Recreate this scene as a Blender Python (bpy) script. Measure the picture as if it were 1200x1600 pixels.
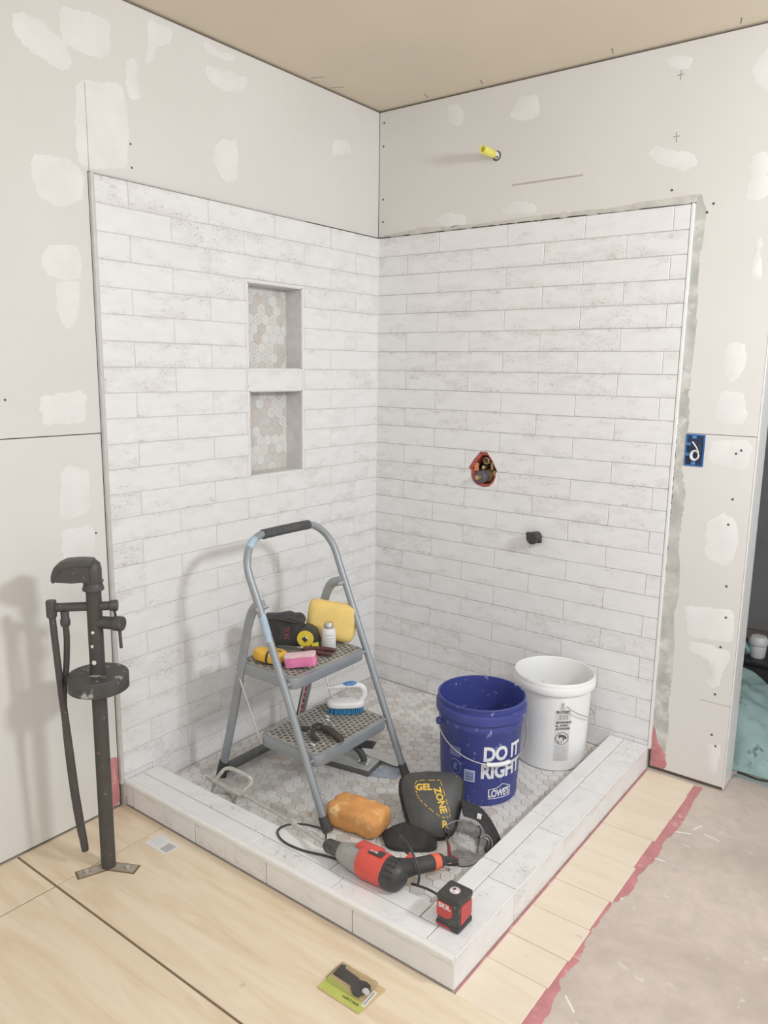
import bpy, bmesh, math, random
from mathutils import Vector, Matrix, noise
from mathutils.bvhtree import BVHTree
random.seed(7)
D = bpy.data
for _o in list(D.objects): D.objects.remove(_o)
scene = bpy.context.scene
COL = scene.collection
PI = math.pi

# ---------------------------------------------------------------- camera
cam_d = D.cameras.new('camera'); cam = D.objects.new('camera', cam_d); COL.objects.link(cam)
R_ = ((0.7958234, 0.6053651, 0.0140775), (-0.1206495, 0.1357400, 0.9833709), (0.5933875, -0.7842881, 0.1810620))
cam.matrix_world = Matrix(((R_[0][0], R_[1][0], R_[2][0], 2.1125), (R_[0][1], R_[1][1], R_[2][1], -2.7282),
                           (R_[0][2], R_[1][2], R_[2][2], 1.4189), (0, 0, 0, 1)))
cam_d.sensor_fit = 'VERTICAL'; cam_d.sensor_height = 32.0; cam_d.lens = 1213.47 / 1600 * 32.0
cam_d.clip_start = 0.05
scene.camera = cam
# ---------------------------------------------------------------- world, lights, exposure
w = D.worlds.new('world'); scene.world = w; w.use_nodes = True
bg = w.node_tree.nodes['Background']; bg.inputs[0].default_value = (0.97, 0.98, 0.985, 1); bg.inputs[1].default_value = 0.88


def area(name, loc, target, sx, sy, power, color):
    l = D.lights.new(name, 'AREA'); l.shape = 'RECTANGLE'; l.size = sx; l.size_y = sy; l.energy = power; l.color = color
    o = D.objects.new(name, l); COL.objects.link(o); o.location = loc
    o.rotation_euler = (Vector(target) - Vector(loc)).to_track_quat('-Z', 'Y').to_euler()
    return o


area('work_lamp', (3.05, -0.98, 2.02), (0.15, -0.75, 0.75), 0.34, 0.26, 36, (0.93, 0.97, 1.0))
area('overhead_fill_light', (2.1, -2.9, 2.40), (1.5, -1.6, 0.0), 1.2, 0.5, 26, (0.94, 0.97, 1.0))  # added fill with no known fixture, brightens the floor and buckets from overhead
scene.view_settings.view_transform = 'Standard'; scene.view_settings.look = 'None'
scene.view_settings.exposure = -0.06; scene.view_settings.gamma = 1.0
scene.view_settings.use_curve_mapping = False

# ---------------------------------------------------------------- materials
MATS = {}


def _n(nt, t, **kw):
    n = nt.nodes.new(t)
    for k, v in kw.items(): setattr(n, k, v)
    return n


def _ramp(nt, src, p0, c0, p1, c1):
    r = _n(nt, 'ShaderNodeValToRGB'); e = r.color_ramp.elements
    e[0].position = p0; e[0].color = c0; e[1].position = p1; e[1].color = c1
    nt.links.new(src, r.inputs[0]); return r.outputs[0]


def _mix(nt, fac, a, b, mode='MIX'):
    m = _n(nt, 'ShaderNodeMix', data_type='RGBA', blend_type=mode)
    if isinstance(fac, float): m.inputs[0].default_value = fac
    else: nt.links.new(fac, m.inputs[0])
    for s, v in ((6, a), (7, b)):
        if isinstance(v, tuple): m.inputs[s].default_value = v if len(v) == 4 else v + (1,)
        else: nt.links.new(v, m.inputs[s])
    return m.outputs[2]


def _math(nt, op, a, b=0.0, clamp=False):
    m = _n(nt, 'ShaderNodeMath', operation=op, use_clamp=clamp)
    for i, v in enumerate((a, b)):
        if isinstance(v, (int, float)): m.inputs[i].default_value = v
        else: nt.links.new(v, m.inputs[i])
    return m.outputs[0]


def _noise(nt, vec, scale, detail=4, rough=0.55, dist=0.0):
    t = _n(nt, 'ShaderNodeTexNoise'); t.inputs['Scale'].default_value = scale; t.inputs['Detail'].default_value = detail
    t.inputs['Roughness'].default_value = rough; t.inputs['Distortion'].default_value = dist
    nt.links.new(vec, t.inputs['Vector']); return t.outputs[0]


def _start(name):
    m = D.materials.new(name); m.use_nodes = True; nt = m.node_tree
    b = nt.nodes['Principled BSDF']
    tc = _n(nt, 'ShaderNodeTexCoord'); oi = _n(nt, 'ShaderNodeObjectInfo')
    sc = _n(nt, 'ShaderNodeVectorMath', operation='SCALE')
    cb = _n(nt, 'ShaderNodeCombineXYZ')
    for i in range(3): nt.links.new(_math(nt, 'MULTIPLY', oi.outputs['Random'], (37.0, 71.0, 53.0)[i]), cb.inputs[i])
    ad = _n(nt, 'ShaderNodeVectorMath', operation='ADD')
    nt.links.new(tc.outputs['Object'], ad.inputs[0]); nt.links.new(cb.outputs[0], ad.inputs[1])
    return m, nt, b, tc, oi, ad.outputs[0]


def _bump(nt, b, h, strength, dist=0.002):
    bp = _n(nt, 'ShaderNodeBump'); bp.inputs['Strength'].default_value = strength; bp.inputs['Distance'].default_value = dist
    nt.links.new(h, bp.inputs['Height']); nt.links.new(bp.outputs[0], b.inputs['Normal'])


def mat(name, col, rough=0.5, metal=0.0, var=0.08, scale=30.0, bump=0.0, dirt=None, dirt_amt=0.0, dirt_scale=25.0, trans=0.0, ior=1.45):
    """plain material: base colour with a little noise variation, optional splashes of a second colour"""
    if name in MATS: return MATS[name]
    m, nt, b, tc, oi, vec = _start(name)
    nz = _noise(nt, vec, scale)
    lo = tuple(c * (1 - var) for c in col) + (1,); hi = tuple(min(1, c * (1 + var)) for c in col) + (1,)
    c = _ramp(nt, nz, 0.3, lo, 0.7, hi)
    if dirt:
        d = _noise(nt, vec, dirt_scale, 6, 0.65)
        f = _ramp(nt, d, 0.62 - dirt_amt, (0, 0, 0, 1), 0.70 - dirt_amt * 0.6, (1, 1, 1, 1))
        c = _mix(nt, f, c, dirt)
    nt.links.new(c, b.inputs['Base Color'])
    b.inputs['Roughness'].default_value = rough; b.inputs['Metallic'].default_value = metal
    if trans:
        b.inputs['Transmission Weight'].default_value = trans; b.inputs['IOR'].default_value = ior
    if bump: _bump(nt, b, nz, bump)
    MATS[name] = m; return m


def mat_wall_tile():
    m, nt, b, tc, oi, vec = _start('whitewashed_tile')
    mp = _n(nt, 'ShaderNodeMapping'); mp.inputs['Scale'].default_value = (1.0, 1.0, 2.2); nt.links.new(vec, mp.inputs[0]); v2 = mp.outputs[0]
    sp = _n(nt, 'ShaderNodeSeparateXYZ'); nt.links.new(tc.outputs['Object'], sp.inputs[0])
    edge = _math(nt, 'DIVIDE', _math(nt, 'ABSOLUTE', sp.outputs[2]), 0.038)      # 0 middle .. 1 at the long edges
    edge = _math(nt, 'POWER', edge, 2.0)
    wear = _math(nt, 'MULTIPLY', oi.outputs['Random'], 1.0)                        # some tiles are more worn than others
    blot = _noise(nt, v2, 9.0, 8, 0.72, 0.2)
    a = _math(nt, 'ADD', _math(nt, 'ADD', blot, _math(nt, 'MULTIPLY', edge, 0.10)), _math(nt, 'MULTIPLY', wear, 0.13))
    patch = _ramp(nt, a, 0.60, (0, 0, 0, 1), 0.86, (1, 1, 1, 1))
    veil = _noise(nt, v2, 15.0, 3, 0.5)
    base = _ramp(nt, veil, 0.3, (0.775, 0.77, 0.77, 1), 0.75, (0.83, 0.825, 0.83, 1))
    c = _mix(nt, _math(nt, 'MULTIPLY', patch, 0.48), base, (0.60, 0.575, 0.555))
    sp1 = _noise(nt, v2, 110.0, 3, 0.6); sp2 = _noise(nt, v2, 38.0, 5, 0.7, 0.6)
    zone = _ramp(nt, a, 0.59, (0, 0, 0, 1), 0.74, (1, 1, 1, 1))
    speck = _math(nt, 'MULTIPLY', _ramp(nt, sp1, 0.56, (0, 0, 0, 1), 0.66, (1, 1, 1, 1)), zone)
    crack = _math(nt, 'MULTIPLY', _ramp(nt, sp2, 0.60, (0, 0, 0, 1), 0.68, (1, 1, 1, 1)), zone)
    c = _mix(nt, _math(nt, 'MULTIPLY', _math(nt, 'MAXIMUM', speck, crack), 0.72), c, (0.34, 0.32, 0.31))
    nt.links.new(c, b.inputs['Base Color']); b.inputs['Roughness'].default_value = 0.42
    _bump(nt, b, blot, 0.08, 0.002)
    return m


def mat_hex(name, col, pattern=False):
    m, nt, b, tc, oi, vec = _start(name)
    geo = _n(nt, 'ShaderNodeNewGeometry')
    nz = _noise(nt, geo.outputs['Position'], 9.0, 5, 0.6); fine = _noise(nt, geo.outputs['Position'], 60.0, 4, 0.6)
    c = _ramp(nt, fine, 0.3, tuple(x * 0.93 for x in col) + (1,), 0.7, tuple(min(1, x * 1.06) for x in col) + (1,))
    if pattern:
        sp = _n(nt, 'ShaderNodeSeparateXYZ'); nt.links.new(tc.outputs['UV'], sp.inputs[0])
        u = _math(nt, 'SUBTRACT', sp.outputs[0], 0.5); v = _math(nt, 'SUBTRACT', sp.outputs[1], 0.5)
        r = _math(nt, 'SQRT', _math(nt, 'ADD', _math(nt, 'MULTIPLY', u, u), _math(nt, 'MULTIPLY', v, v)))
        th = _math(nt, 'ARCTAN2', v, u)
        petal = _math(nt, 'MULTIPLY', _math(nt, 'ADD', _math(nt, 'COSINE', _math(nt, 'MULTIPLY', th, 6.0)), 1.0), 0.17)
        d = _math(nt, 'ABSOLUTE', _math(nt, 'SUBTRACT', r, _math(nt, 'ADD', petal, 0.08)))
        f = _math(nt, 'LESS_THAN', d, 0.05)
        ring = _math(nt, 'LESS_THAN', _math(nt, 'ABSOLUTE', _math(nt, 'SUBTRACT', r, 0.44)), 0.03)
        c = _mix(nt, _math(nt, 'MAXIMUM', f, ring), c, (0.86, 0.85, 0.83))
    film = _ramp(nt, nz, 0.42, (0, 0, 0, 1), 0.62, (1, 1, 1, 1))     # dried grout film
    c = _mix(nt, _math(nt, 'MULTIPLY', film, 0.42), c, (0.71, 0.69, 0.67))
    nt.links.new(c, b.inputs['Base Color']); b.inputs['Roughness'].default_value = 0.55
    return m


def mat_wood(name, along='Y', tone=(0.83, 0.715, 0.55), tone2=(0.725, 0.575, 0.405)):
    m, nt, b, tc, oi, vec = _start(name)
    mp = _n(nt, 'ShaderNodeMapping'); nt.links.new(vec, mp.inputs[0])
    mp.inputs['Scale'].default_value = (1.0, 7.0, 1.0) if along == 'X' else (7.0, 1.0, 1.0)
    g = _noise(nt, mp.outputs[0], 2.6, 6, 0.55, 1.2); f = _noise(nt, mp.outputs[0], 34.0, 4, 0.6)
    c = _ramp(nt, g, 0.30, tone2 + (1,), 0.62, tone + (1,))
    c = _mix(nt, _math(nt, 'MULTIPLY', f, 0.18), c, tuple(x * 0.8 for x in tone2))
    kn = _noise(nt, vec, 13.0, 3, 0.5)
    mk = _ramp(nt, kn, 0.73, (0, 0, 0, 1), 0.79, (1, 1, 1, 1))
    c = _mix(nt, _math(nt, 'MULTIPLY', mk, 0.5), c, (0.36, 0.24, 0.14))
    nt.links.new(c, b.inputs['Base Color']); b.inputs['Roughness'].default_value = 0.6
    _bump(nt, b, f, 0.05, 0.001)
    return m


def mat_concrete():
    m, nt, b, tc, oi, vec = _start('concrete')
    g = _noise(nt, vec, 2.6, 7, 0.62, 0.5); f = _noise(nt, vec, 26.0, 6, 0.65); s = _noise(nt, vec, 17.0, 4, 0.6, 0.8)
    c = _ramp(nt, g, 0.32, (0.47, 0.395, 0.345, 1), 0.68, (0.68, 0.585, 0.525, 1))
    c = _mix(nt, _ramp(nt, f, 0.45, (0, 0, 0, 1), 0.75, (0.45, 0.45, 0.45, 1)), c, (0.42, 0.37, 0.33))
    c = _mix(nt, _ramp(nt, s, 0.64, (0, 0, 0, 1), 0.72, (0.7, 0.7, 0.7, 1)), c, (0.72, 0.68, 0.65))
    nt.links.new(c, b.inputs['Base Color']); b.inputs['Roughness'].default_value = 0.75
    _bump(nt, b, f, 0.15, 0.002)
    return m


def mat_drywall():
    m, nt, b, tc, oi, vec = _start('drywall_paper')
    g = _noise(nt, vec, 1.6, 5, 0.6); f = _noise(nt, vec, 140.0, 3, 0.6); d = _noise(nt, vec, 5.0, 6, 0.7, 1.0)
    c = _ramp(nt, g, 0.3, (0.69, 0.672, 0.645, 1), 0.7, (0.735, 0.718, 0.695, 1))
    c = _mix(nt, _ramp(nt, d, 0.66, (0, 0, 0, 1), 0.78, (0.35, 0.35, 0.35, 1)), c, (0.80, 0.78, 0.75))
    nt.links.new(c, b.inputs['Base Color']); b.inputs['Roughness'].default_value = 0.8
    _bump(nt, b, f, 0.04, 0.0005)
    return m


TILE = mat_wall_tile(); CONC = mat_concrete(); DRY = mat_drywall()
PLY = mat_wood('plywood', 'X'); PLYS = mat_wood('plywood_strip_wood', 'X', (0.83, 0.73, 0.60), (0.78, 0.67, 0.53))
HEX = [mat_hex('hex_tile_white', (0.72, 0.705, 0.69)), mat_hex('hex_tile_grey', (0.57, 0.55, 0.53)), mat_hex('hex_tile_beige', (0.605, 0.55, 0.505)),
       mat_hex('hex_tile_floral', (0.60, 0.57, 0.54), True)]
MUD = mat('joint_compound', (0.785, 0.775, 0.76), 0.8, var=0.04, scale=12)
GROUT = mat('grout', (0.46, 0.45, 0.44), 0.9, var=0.12, scale=12, bump=0.2)
GROUTL = mat('pale_grout', (0.56, 0.55, 0.54), 0.9, var=0.10, scale=12, bump=0.2)
CEIL = mat('ceiling_board', (0.75, 0.665, 0.535), 0.85, var=0.03, scale=2)
STUD = mat('dark_framing', (0.16, 0.13, 0.11), 0.9, var=0.3, scale=30)
THIN = mat('thinset', (0.50, 0.50, 0.465), 0.9, var=0.15, scale=18, bump=0.3, dirt=(0.66, 0.65, 0.62), dirt_amt=0.08, dirt_scale=14)
RED = mat('red_membrane', (0.56, 0.235, 0.25), 0.6, var=0.12, scale=20, dirt=(0.70, 0.45, 0.42), dirt_amt=0.07, dirt_scale=22)
WTRIM = mat('white_trim', (0.80, 0.79, 0.78), 0.35, var=0.03)
GTRIM = mat('grey_edge_trim', (0.62, 0.61, 0.60), 0.35, 0.2, var=0.06)
BLACK = mat('black_plastic', (0.050, 0.049, 0.049), 0.45, var=0.15, scale=40)
BLACKD = mat('dusty_black', (0.075, 0.073, 0.072), 0.5, var=0.2, scale=40, dirt=(0.45, 0.44, 0.42), dirt_amt=0.02, dirt_scale=45)
RUBBER = mat('black_rubber', (0.060, 0.060, 0.062), 0.7, var=0.15)
STEEL = mat('ladder_steel', (0.33, 0.355, 0.38), 0.42, 0.35, var=0.06, scale=20)
STEELB = mat('bright_steel', (0.62, 0.61, 0.60), 0.3, 0.8, var=0.08)
BRASS = mat('brass', (0.56, 0.43, 0.24), 0.35, 0.7, var=0.15)


# ---------------------------------------------------------------- geometry helpers
def join(bm, b2, M=None):
    if M is not None: bmesh.ops.transform(b2, matrix=M, verts=b2.verts)
    me = D.meshes.new('tmp'); b2.to_mesh(me); b2.free(); bm.from_mesh(me); D.meshes.remove(me)
    return bm


def box(bm, c, s, bevel=0.0, seg=1, M=None, rot=None):
    b2 = bmesh.new(); bmesh.ops.create_cube(b2, size=1.0)
    bmesh.ops.scale(b2, vec=s, verts=b2.verts)
    if bevel: bmesh.ops.bevel(b2, geom=b2.edges[:], offset=bevel, segments=seg, profile=0.5, affect='EDGES')
    T = Matrix.Translation(c)
    if rot is not None: T = T @ rot
    if M is not None: T = M @ T
    return join(bm, b2, T)


def bx(bm, x0, x1, y0, y1, z0, z1, bevel=0.0, seg=1):
    return box(bm, ((x0 + x1) / 2, (y0 + y1) / 2, (z0 + z1) / 2), (x1 - x0, y1 - y0, z1 - z0), bevel, seg)


def spline(pts, n=8, closed=False):
    P = [Vector(p) for p in pts]; out = []; N = len(P); rng = N if closed else N - 1
    for i in range(rng):
        g = (lambda k: P[k % N]) if closed else (lambda k: P[max(0, min(N - 1, k))])
        a, b, c, d = g(i - 1), g(i), g(i + 1), g(i + 2)
        for k in range(n):
            t = k / n
            out.append(0.5 * ((2 * b) + (c - a) * t + (2 * a - 5 * b + 4 * c - d) * t * t + (3 * b - a - 3 * c + d) * t ** 3))
    if not closed: out.append(P[-1].copy())
    return out


def tube(bm, pts, r, seg=12, closed=False, caps=True, flat=1.0, up=None):
    P = [Vector(p) for p in pts]; N = len(P)
    rs = r if isinstance(r, (list, tuple)) else [r] * N
    T = []
    for i in range(N):
        a = P[(i - 1) % N] if (closed or i > 0) else P[i]; b = P[(i + 1) % N] if (closed or i < N - 1) else P[i]
        T.append((b - a).normalized())
    u = Vector(up) if up else (Vector((0, 0, 1)) if abs(T[0].z) < 0.9 else Vector((1, 0, 0)))
    rings = []
    for i in range(N):
        u = (u - T[i] * u.dot(T[i])).normalized(); v = T[i].cross(u)
        rings.append([bm.verts.new(P[i] + (u * math.cos(2 * PI * k / seg) * flat + v * math.sin(2 * PI * k / seg)) * rs[i]) for k in range(seg)])
    for i in range(N if closed else N - 1):
        A, B = rings[i], rings[(i + 1) % N]
        for k in range(seg): bm.faces.new((A[k], A[(k + 1) % seg], B[(k + 1) % seg], B[k]))
    if caps and not closed:
        bm.faces.new(rings[0][::-1]); bm.faces.new(rings[-1])
    return bm


def cyl(bm, a, b, r, seg=16, r2=None):
    return tube(bm, [a, b], [r, r if r2 is None else r2], seg)


def lathe(bm, prof, seg=32, M=None):
    b2 = bmesh.new(); rings = []
    for (r, z) in prof:
        if r < 1e-6: rings.append([b2.verts.new((0, 0, z))])
        else: rings.append([b2.verts.new((r * math.cos(2 * PI * k / seg), r * math.sin(2 * PI * k / seg), z)) for k in range(seg)])
    for A, B in zip(rings, rings[1:]):
        for k in range(seg):
            a0, a1 = A[k % len(A)], A[(k + 1) % len(A)]; b0, b1 = B[k % len(B)], B[(k + 1) % len(B)]
            vs = []
            for v in (a0, a1, b1, b0):
                if v not in vs: vs.append(v)
            if len(vs) > 2: b2.faces.new(vs)
    bmesh.ops.recalc_face_normals(b2, faces=b2.faces)
    return join(bm, b2, M)


def prism(bm, poly, z0, z1, M=None, bevel=0.0, seg=2):
    b2 = bmesh.new()
    A = [b2.verts.new((x, y, z0)) for x, y in poly]; B = [b2.verts.new((x, y, z1)) for x, y in poly]
    n = len(poly)
    b2.faces.new(A[::-1]); top = b2.faces.new(B)
    for k in range(n): b2.faces.new((A[k], A[(k + 1) % n], B[(k + 1) % n], B[k]))
    bmesh.ops.recalc_face_normals(b2, faces=b2.faces)
    if bevel:
        es = [e for e in b2.edges if abs(e.verts[0].co.z - e.verts[1].co.z) < 1e-7]
        bmesh.ops.bevel(b2, geom=es, offset=bevel, segments=seg, profile=0.5, affect='EDGES')
    return join(bm, b2, M)


def rounded(poly, r, n=4):
    out = []; N = len(poly)
    for i in range(N):
        p = Vector(poly[i]); a = Vector(poly[i - 1]); b = Vector(poly[(i + 1) % N])
        da = (a - p); db = (b - p); rr = min(r, da.length * 0.45, db.length * 0.45)
        s = p + da.normalized() * rr; e = p + db.normalized() * rr
        for k in range(n + 1):
            t = k / n; q = s * (1 - t) ** 2 + p * 2 * t * (1 - t) + e * t * t; out.append((q.x, q.y))
    return out


def soft_box(sx, sy, sz, r, cuts=4, amp=0.0, freq=30.0, seed=0):
    """rounded, slightly irregular block (sponges, pouches)"""
    b2 = bmesh.new(); bmesh.ops.create_cube(b2, size=1.0); bmesh.ops.scale(b2, vec=(sx, sy, sz), verts=b2.verts)
    bmesh.ops.bevel(b2, geom=b2.edges[:], offset=r, segments=4, profile=0.5, affect='EDGES')
    bmesh.ops.subdivide_edges(b2, edges=[e for e in b2.edges if e.calc_length() > r * 1.2], cuts=cuts, use_grid_fill=True)
    if amp:
        b2.normal_update()
        for v in b2.verts:
            v.co += v.normal * amp * noise.noise(v.co * freq + Vector((seed, seed * 1.7, 0)))
    return b2


def TM(x, y, z, rz=0, ry=0, rx=0):
    return Matrix.Translation((x, y, z)) @ Matrix.Rotation(rz, 4, 'Z') @ Matrix.Rotation(ry, 4, 'Y') @ Matrix.Rotation(rx, 4, 'X')


def frame(o, x, y):
    """matrix with origin o, local x along x, y near y"""
    x = Vector(x).normalized(); y = Vector(y); z = x.cross(y).normalized(); y = z.cross(x)
    return Matrix(((x.x, y.x, z.x, o[0]), (x.y, y.y, z.y, o[1]), (x.z, y.z, z.z, o[2]), (0, 0, 0, 1)))


def text_bm(s, size, bold=0.0, depth=0.0003, align='CENTER', spacing=1.0):
    c = D.curves.new('txt', 'FONT'); c.body = s; c.size = size; c.align_x = align; c.align_y = 'CENTER'
    c.extrude = depth; c.offset = bold; c.space_character = spacing; c.resolution_u = 3
    o = D.objects.new('txt', c); COL.objects.link(o)
    me = D.meshes.new_from_object(o.evaluated_get(bpy.context.evaluated_depsgraph_get()))
    b = bmesh.new(); b.from_mesh(me); D.objects.remove(o); D.curves.remove(c); D.meshes.remove(me)
    return b


def wrap(b2, R, ang0, step=0.006):
    """bend a flat drawing (x right, y up, z out) round a standing cylinder of radius R (R may be f(y)); x=0 sits at azimuth ang0"""
    xs = [v.co.x for v in b2.verts]; x = min(xs) + step
    while x < max(xs):
        bmesh.ops.bisect_plane(b2, geom=b2.verts[:] + b2.edges[:] + b2.faces[:], plane_co=(x, 0, 0), plane_no=(1, 0, 0)); x += step
    for v in b2.verts:
        rr = R(v.co.y) if callable(R) else R
        a = ang0 + v.co.x / rr; r = rr + v.co.z
        v.co = Vector((r * math.cos(a), r * math.sin(a), v.co.y))
    return b2


def bool_cut(bm, cutters):
    """subtract the bmeshes in cutters from bm"""
    me = D.meshes.new('a'); bm.to_mesh(me); bm.free(); o = D.objects.new('a', me); COL.objects.link(o); tmp = []
    for c in cutters:
        mc = D.meshes.new('c'); bmesh.ops.recalc_face_normals(c, faces=c.faces); c.to_mesh(mc); c.free()
        oc = D.objects.new('c', mc); COL.objects.link(oc); tmp.append(oc)
        m = o.modifiers.new('b', 'BOOLEAN'); m.object = oc; m.operation = 'DIFFERENCE'; m.solver = 'EXACT'
    me2 = D.meshes.new_from_object(o.evaluated_get(bpy.context.evaluated_depsgraph_get()))
    out = bmesh.new(); out.from_mesh(me2); D.meshes.remove(me2)
    for q in tmp + [o]:
        d = q.data; D.objects.remove(q); D.meshes.remove(d)
    return out


PM = {}


def obj(name, bm, material, parent=None, smooth=False, world=False, kind=None, label=None):
    if world and parent is not None:
        bmesh.ops.transform(bm, matrix=PM[parent.name].inverted(), verts=bm.verts)
    me = D.meshes.new(name); bm.to_mesh(me); bm.free()
    for m in (material if isinstance(material, (list, tuple)) else [material]): me.materials.append(m)
    if smooth:
        me.polygons.foreach_set('use_smooth', [True] * len(me.polygons))
        try: me.set_sharp_from_angle(angle=math.radians(38))
        except Exception: pass
    o = D.objects.new(name, me); COL.objects.link(o)
    if parent is not None:
        o.parent = parent; PM[o.name] = PM[parent.name].copy()
    else: PM[o.name] = Matrix.Identity(4)
    if kind: o['kind'] = kind
    if label: o['label'] = label
    return o


def copy_of(src, name, loc, parent, rotz=0.0):
    o = src if isinstance(src, bpy.types.Object) else None
    o = D.objects.new(name, src if o is None else src.data); COL.objects.link(o)
    o.location = loc; o.rotation_euler = (0, 0, rotz); o.parent = parent
    return o


def thing(name, label, cat, loc=(0, 0, 0), rotz=0.0, group=None, kind=None):
    o = D.objects.new(name, None); COL.objects.link(o); o.empty_display_size = 0.05
    o.location = loc; o.rotation_euler = (0, 0, rotz)
    PM[o.name] = Matrix.Translation(loc) @ Matrix.Rotation(rotz, 4, 'Z')
    o['label'] = label; o['category'] = cat
    if group: o['group'] = group
    if kind: o['kind'] = kind
    return o


def tag(o, label, cat, group=None, kind=None):
    o['label'] = label; o['category'] = cat
    if group: o['group'] = group
    if kind: o['kind'] = kind
    return o


# ================================================================ THE SETTING
P = 0.0785; TL = 0.3090; ROWS = 25; ZT = ROWS * P       # tile pitch, tile length, tiled height
CZ = 2.470; FZ = -0.03                                  # ceiling, floor outside the shower
LE, RE = 1.347, 1.287                                   # tiled width of the left and right wall
TD = 0.010                                              # tile thickness

# ceiling
ceil = obj('ceiling', bx(bmesh.new(), -0.2, 4.6, -5.2, 2.4, CZ, CZ + 0.1), CEIL); tag(ceil, 'bare tan ceiling board over the shower', 'ceiling', kind='structure')

# left wall: framing with two niche openings, drywall sheets, tile
NY0, NY1 = -0.757, -0.477
NICHES = [(1.413, 1.717), (1.0215, 1.3335)]
ND = 0.082
wl = bx(bmesh.new(), -0.16, -0.0225, -4.2, 0.14, FZ, CZ)
wl = bool_cut(wl, [bx(bmesh.new(), -0.14, 0.05, NY0 - 0.004, NY1 + 0.004, z0 - 0.004, z1 + 0.004) for z0, z1 in NICHES])
wall_left = tag(obj('wall_left', wl, STUD), 'left wall of bare drywall above and beside whitewashed tile', 'wall', kind='structure')
bk = bx(bmesh.new(), -0.0222, -0.0010, -LE - 0.001, -0.001, -0.06, ZT - 0.0005)
bk = bool_cut(bk, [bx(bmesh.new(), -0.14, 0.05, NY0 - 0.003, NY1 + 0.003, z0 - 0.003, z1 + 0.003) for z0, z1 in NICHES])
obj('backer_board', bk, GROUTL, wall_left)
for (y0, y1, z0, z1) in ((-4.2, -LE - 0.012, FZ + 0.006, 1.2125),):
    obj('drywall_sheet', bx(bmesh.new(), -0.022, -0.012, y0, y1, z0, z1, 0.001), DRY, wall_left)
ML = Matrix(((0, 0, 1, -0.012), (1, 0, 0, 0), (0, 1, 0, 0), (0, 0, 0, 1)))      # drawing (y,z,out) -> left wall
MR = Matrix(((1, 0, 0, 0), (0, 0, -1, 0.012), (0, 1, 0, 0), (0, 0, 0, 1)))      # drawing (x,z,out) -> right wall
obj('drywall_sheet', prism(bmesh.new(), [(-4.2, 1.2155), (-LE - 0.012, 1.2155), (-LE - 0.012, ZT + 0.006), (0.011, ZT + 0.006), (0.011, CZ - 0.008), (-4.2, CZ - 0.008)], -0.010, 0.0, ML), DRY, wall_left)

# right wall: framing with a valve hole, sheets, tile
VX, VZ = 0.545, 1.018
VH = [(-0.014, 0.078), (0.018, 0.078), (0.045, 0.045), (0.068, 0.004), (0.060, -0.004), (0.061, -0.018), (0.052, -0.042), (0.032, -0.060), (0.006, -0.066),
      (-0.022, -0.060), (-0.044, -0.044), (-0.058, -0.016), (-0.058, 0.0), (-0.070, 0.006), (-0.044, 0.046)]
RXZ = Matrix(((1, 0, 0, 0), (0, 0, 1, 0), (0, 1, 0, 0), (0, 0, 0, 1)))      # (x,y,z) -> (x,z,y): drawings standing on the right wall


def valve_cutter(grow=1.0):
    return prism(bmesh.new(), [(VX + x * grow, VZ + z * grow) for x, z in VH], -0.05, 0.3, RXZ)


wr = bx(bmesh.new(), -0.0225, 1.548, 0.0225, 0.130, FZ, CZ)
wr = bool_cut(wr, [bx(bmesh.new(), VX - 0.09, VX + 0.09, -0.1, 0.4, VZ - 0.10, VZ + 0.11)])
wall_right = tag(obj('wall_right', wr, STUD), 'right wall of bare drywall around the whitewashed tile', 'wall', kind='structure')
bk = bool_cut(bx(bmesh.new(), -0.001, RE + 0.001, 0.0016, 0.0222, -0.06, ZT - 0.0005), [valve_cutter(1.04)])
obj('backer_board', bk, GROUT, wall_right)
for (x0, x1, z0, z1) in ((RE + 0.012, 1.5535, FZ + 0.012, 1.2175),):
    obj('drywall_sheet', bx(bmesh.new(), x0, x1, 0.012, 0.022, z0, z1, 0.001), DRY, wall_right)
obj('drywall_sheet', prism(bmesh.new(), [(-0.010, ZT + 0.006), (RE + 0.012, ZT + 0.006), (RE + 0.012, 1.2195), (1.5535, 1.2195), (1.5535, CZ - 0.008), (-0.010, CZ - 0.008)], -0.010, 0.0, MR), DRY, wall_right)
obj('wall_end_board', bx(bmesh.new(), 1.5485, 1.556, 0.0225, 0.136, FZ + 0.004, CZ - 0.008, 0.001), WTRIM, wall_right)
obj('corner_bead', bx(bmesh.new(), 1.5535, 1.5575, 0.0105, 0.0235, FZ + 0.006, CZ - 0.008, 0.0015), MUD, wall_right)

# wall tiles -----------------------------------------------------
TMESH = {}


def tile_mesh(L, H):
    k = (round(L, 3), round(H, 3))
    if k not in TMESH:
        b = box(bmesh.new(), (0, 0, 0), (L, TD, H), 0.0012)
        me = D.meshes.new('wall_tile'); b.to_mesh(me); b.free(); me.materials.append(TILE); TMESH[k] = me
    return TMESH[k]


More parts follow.
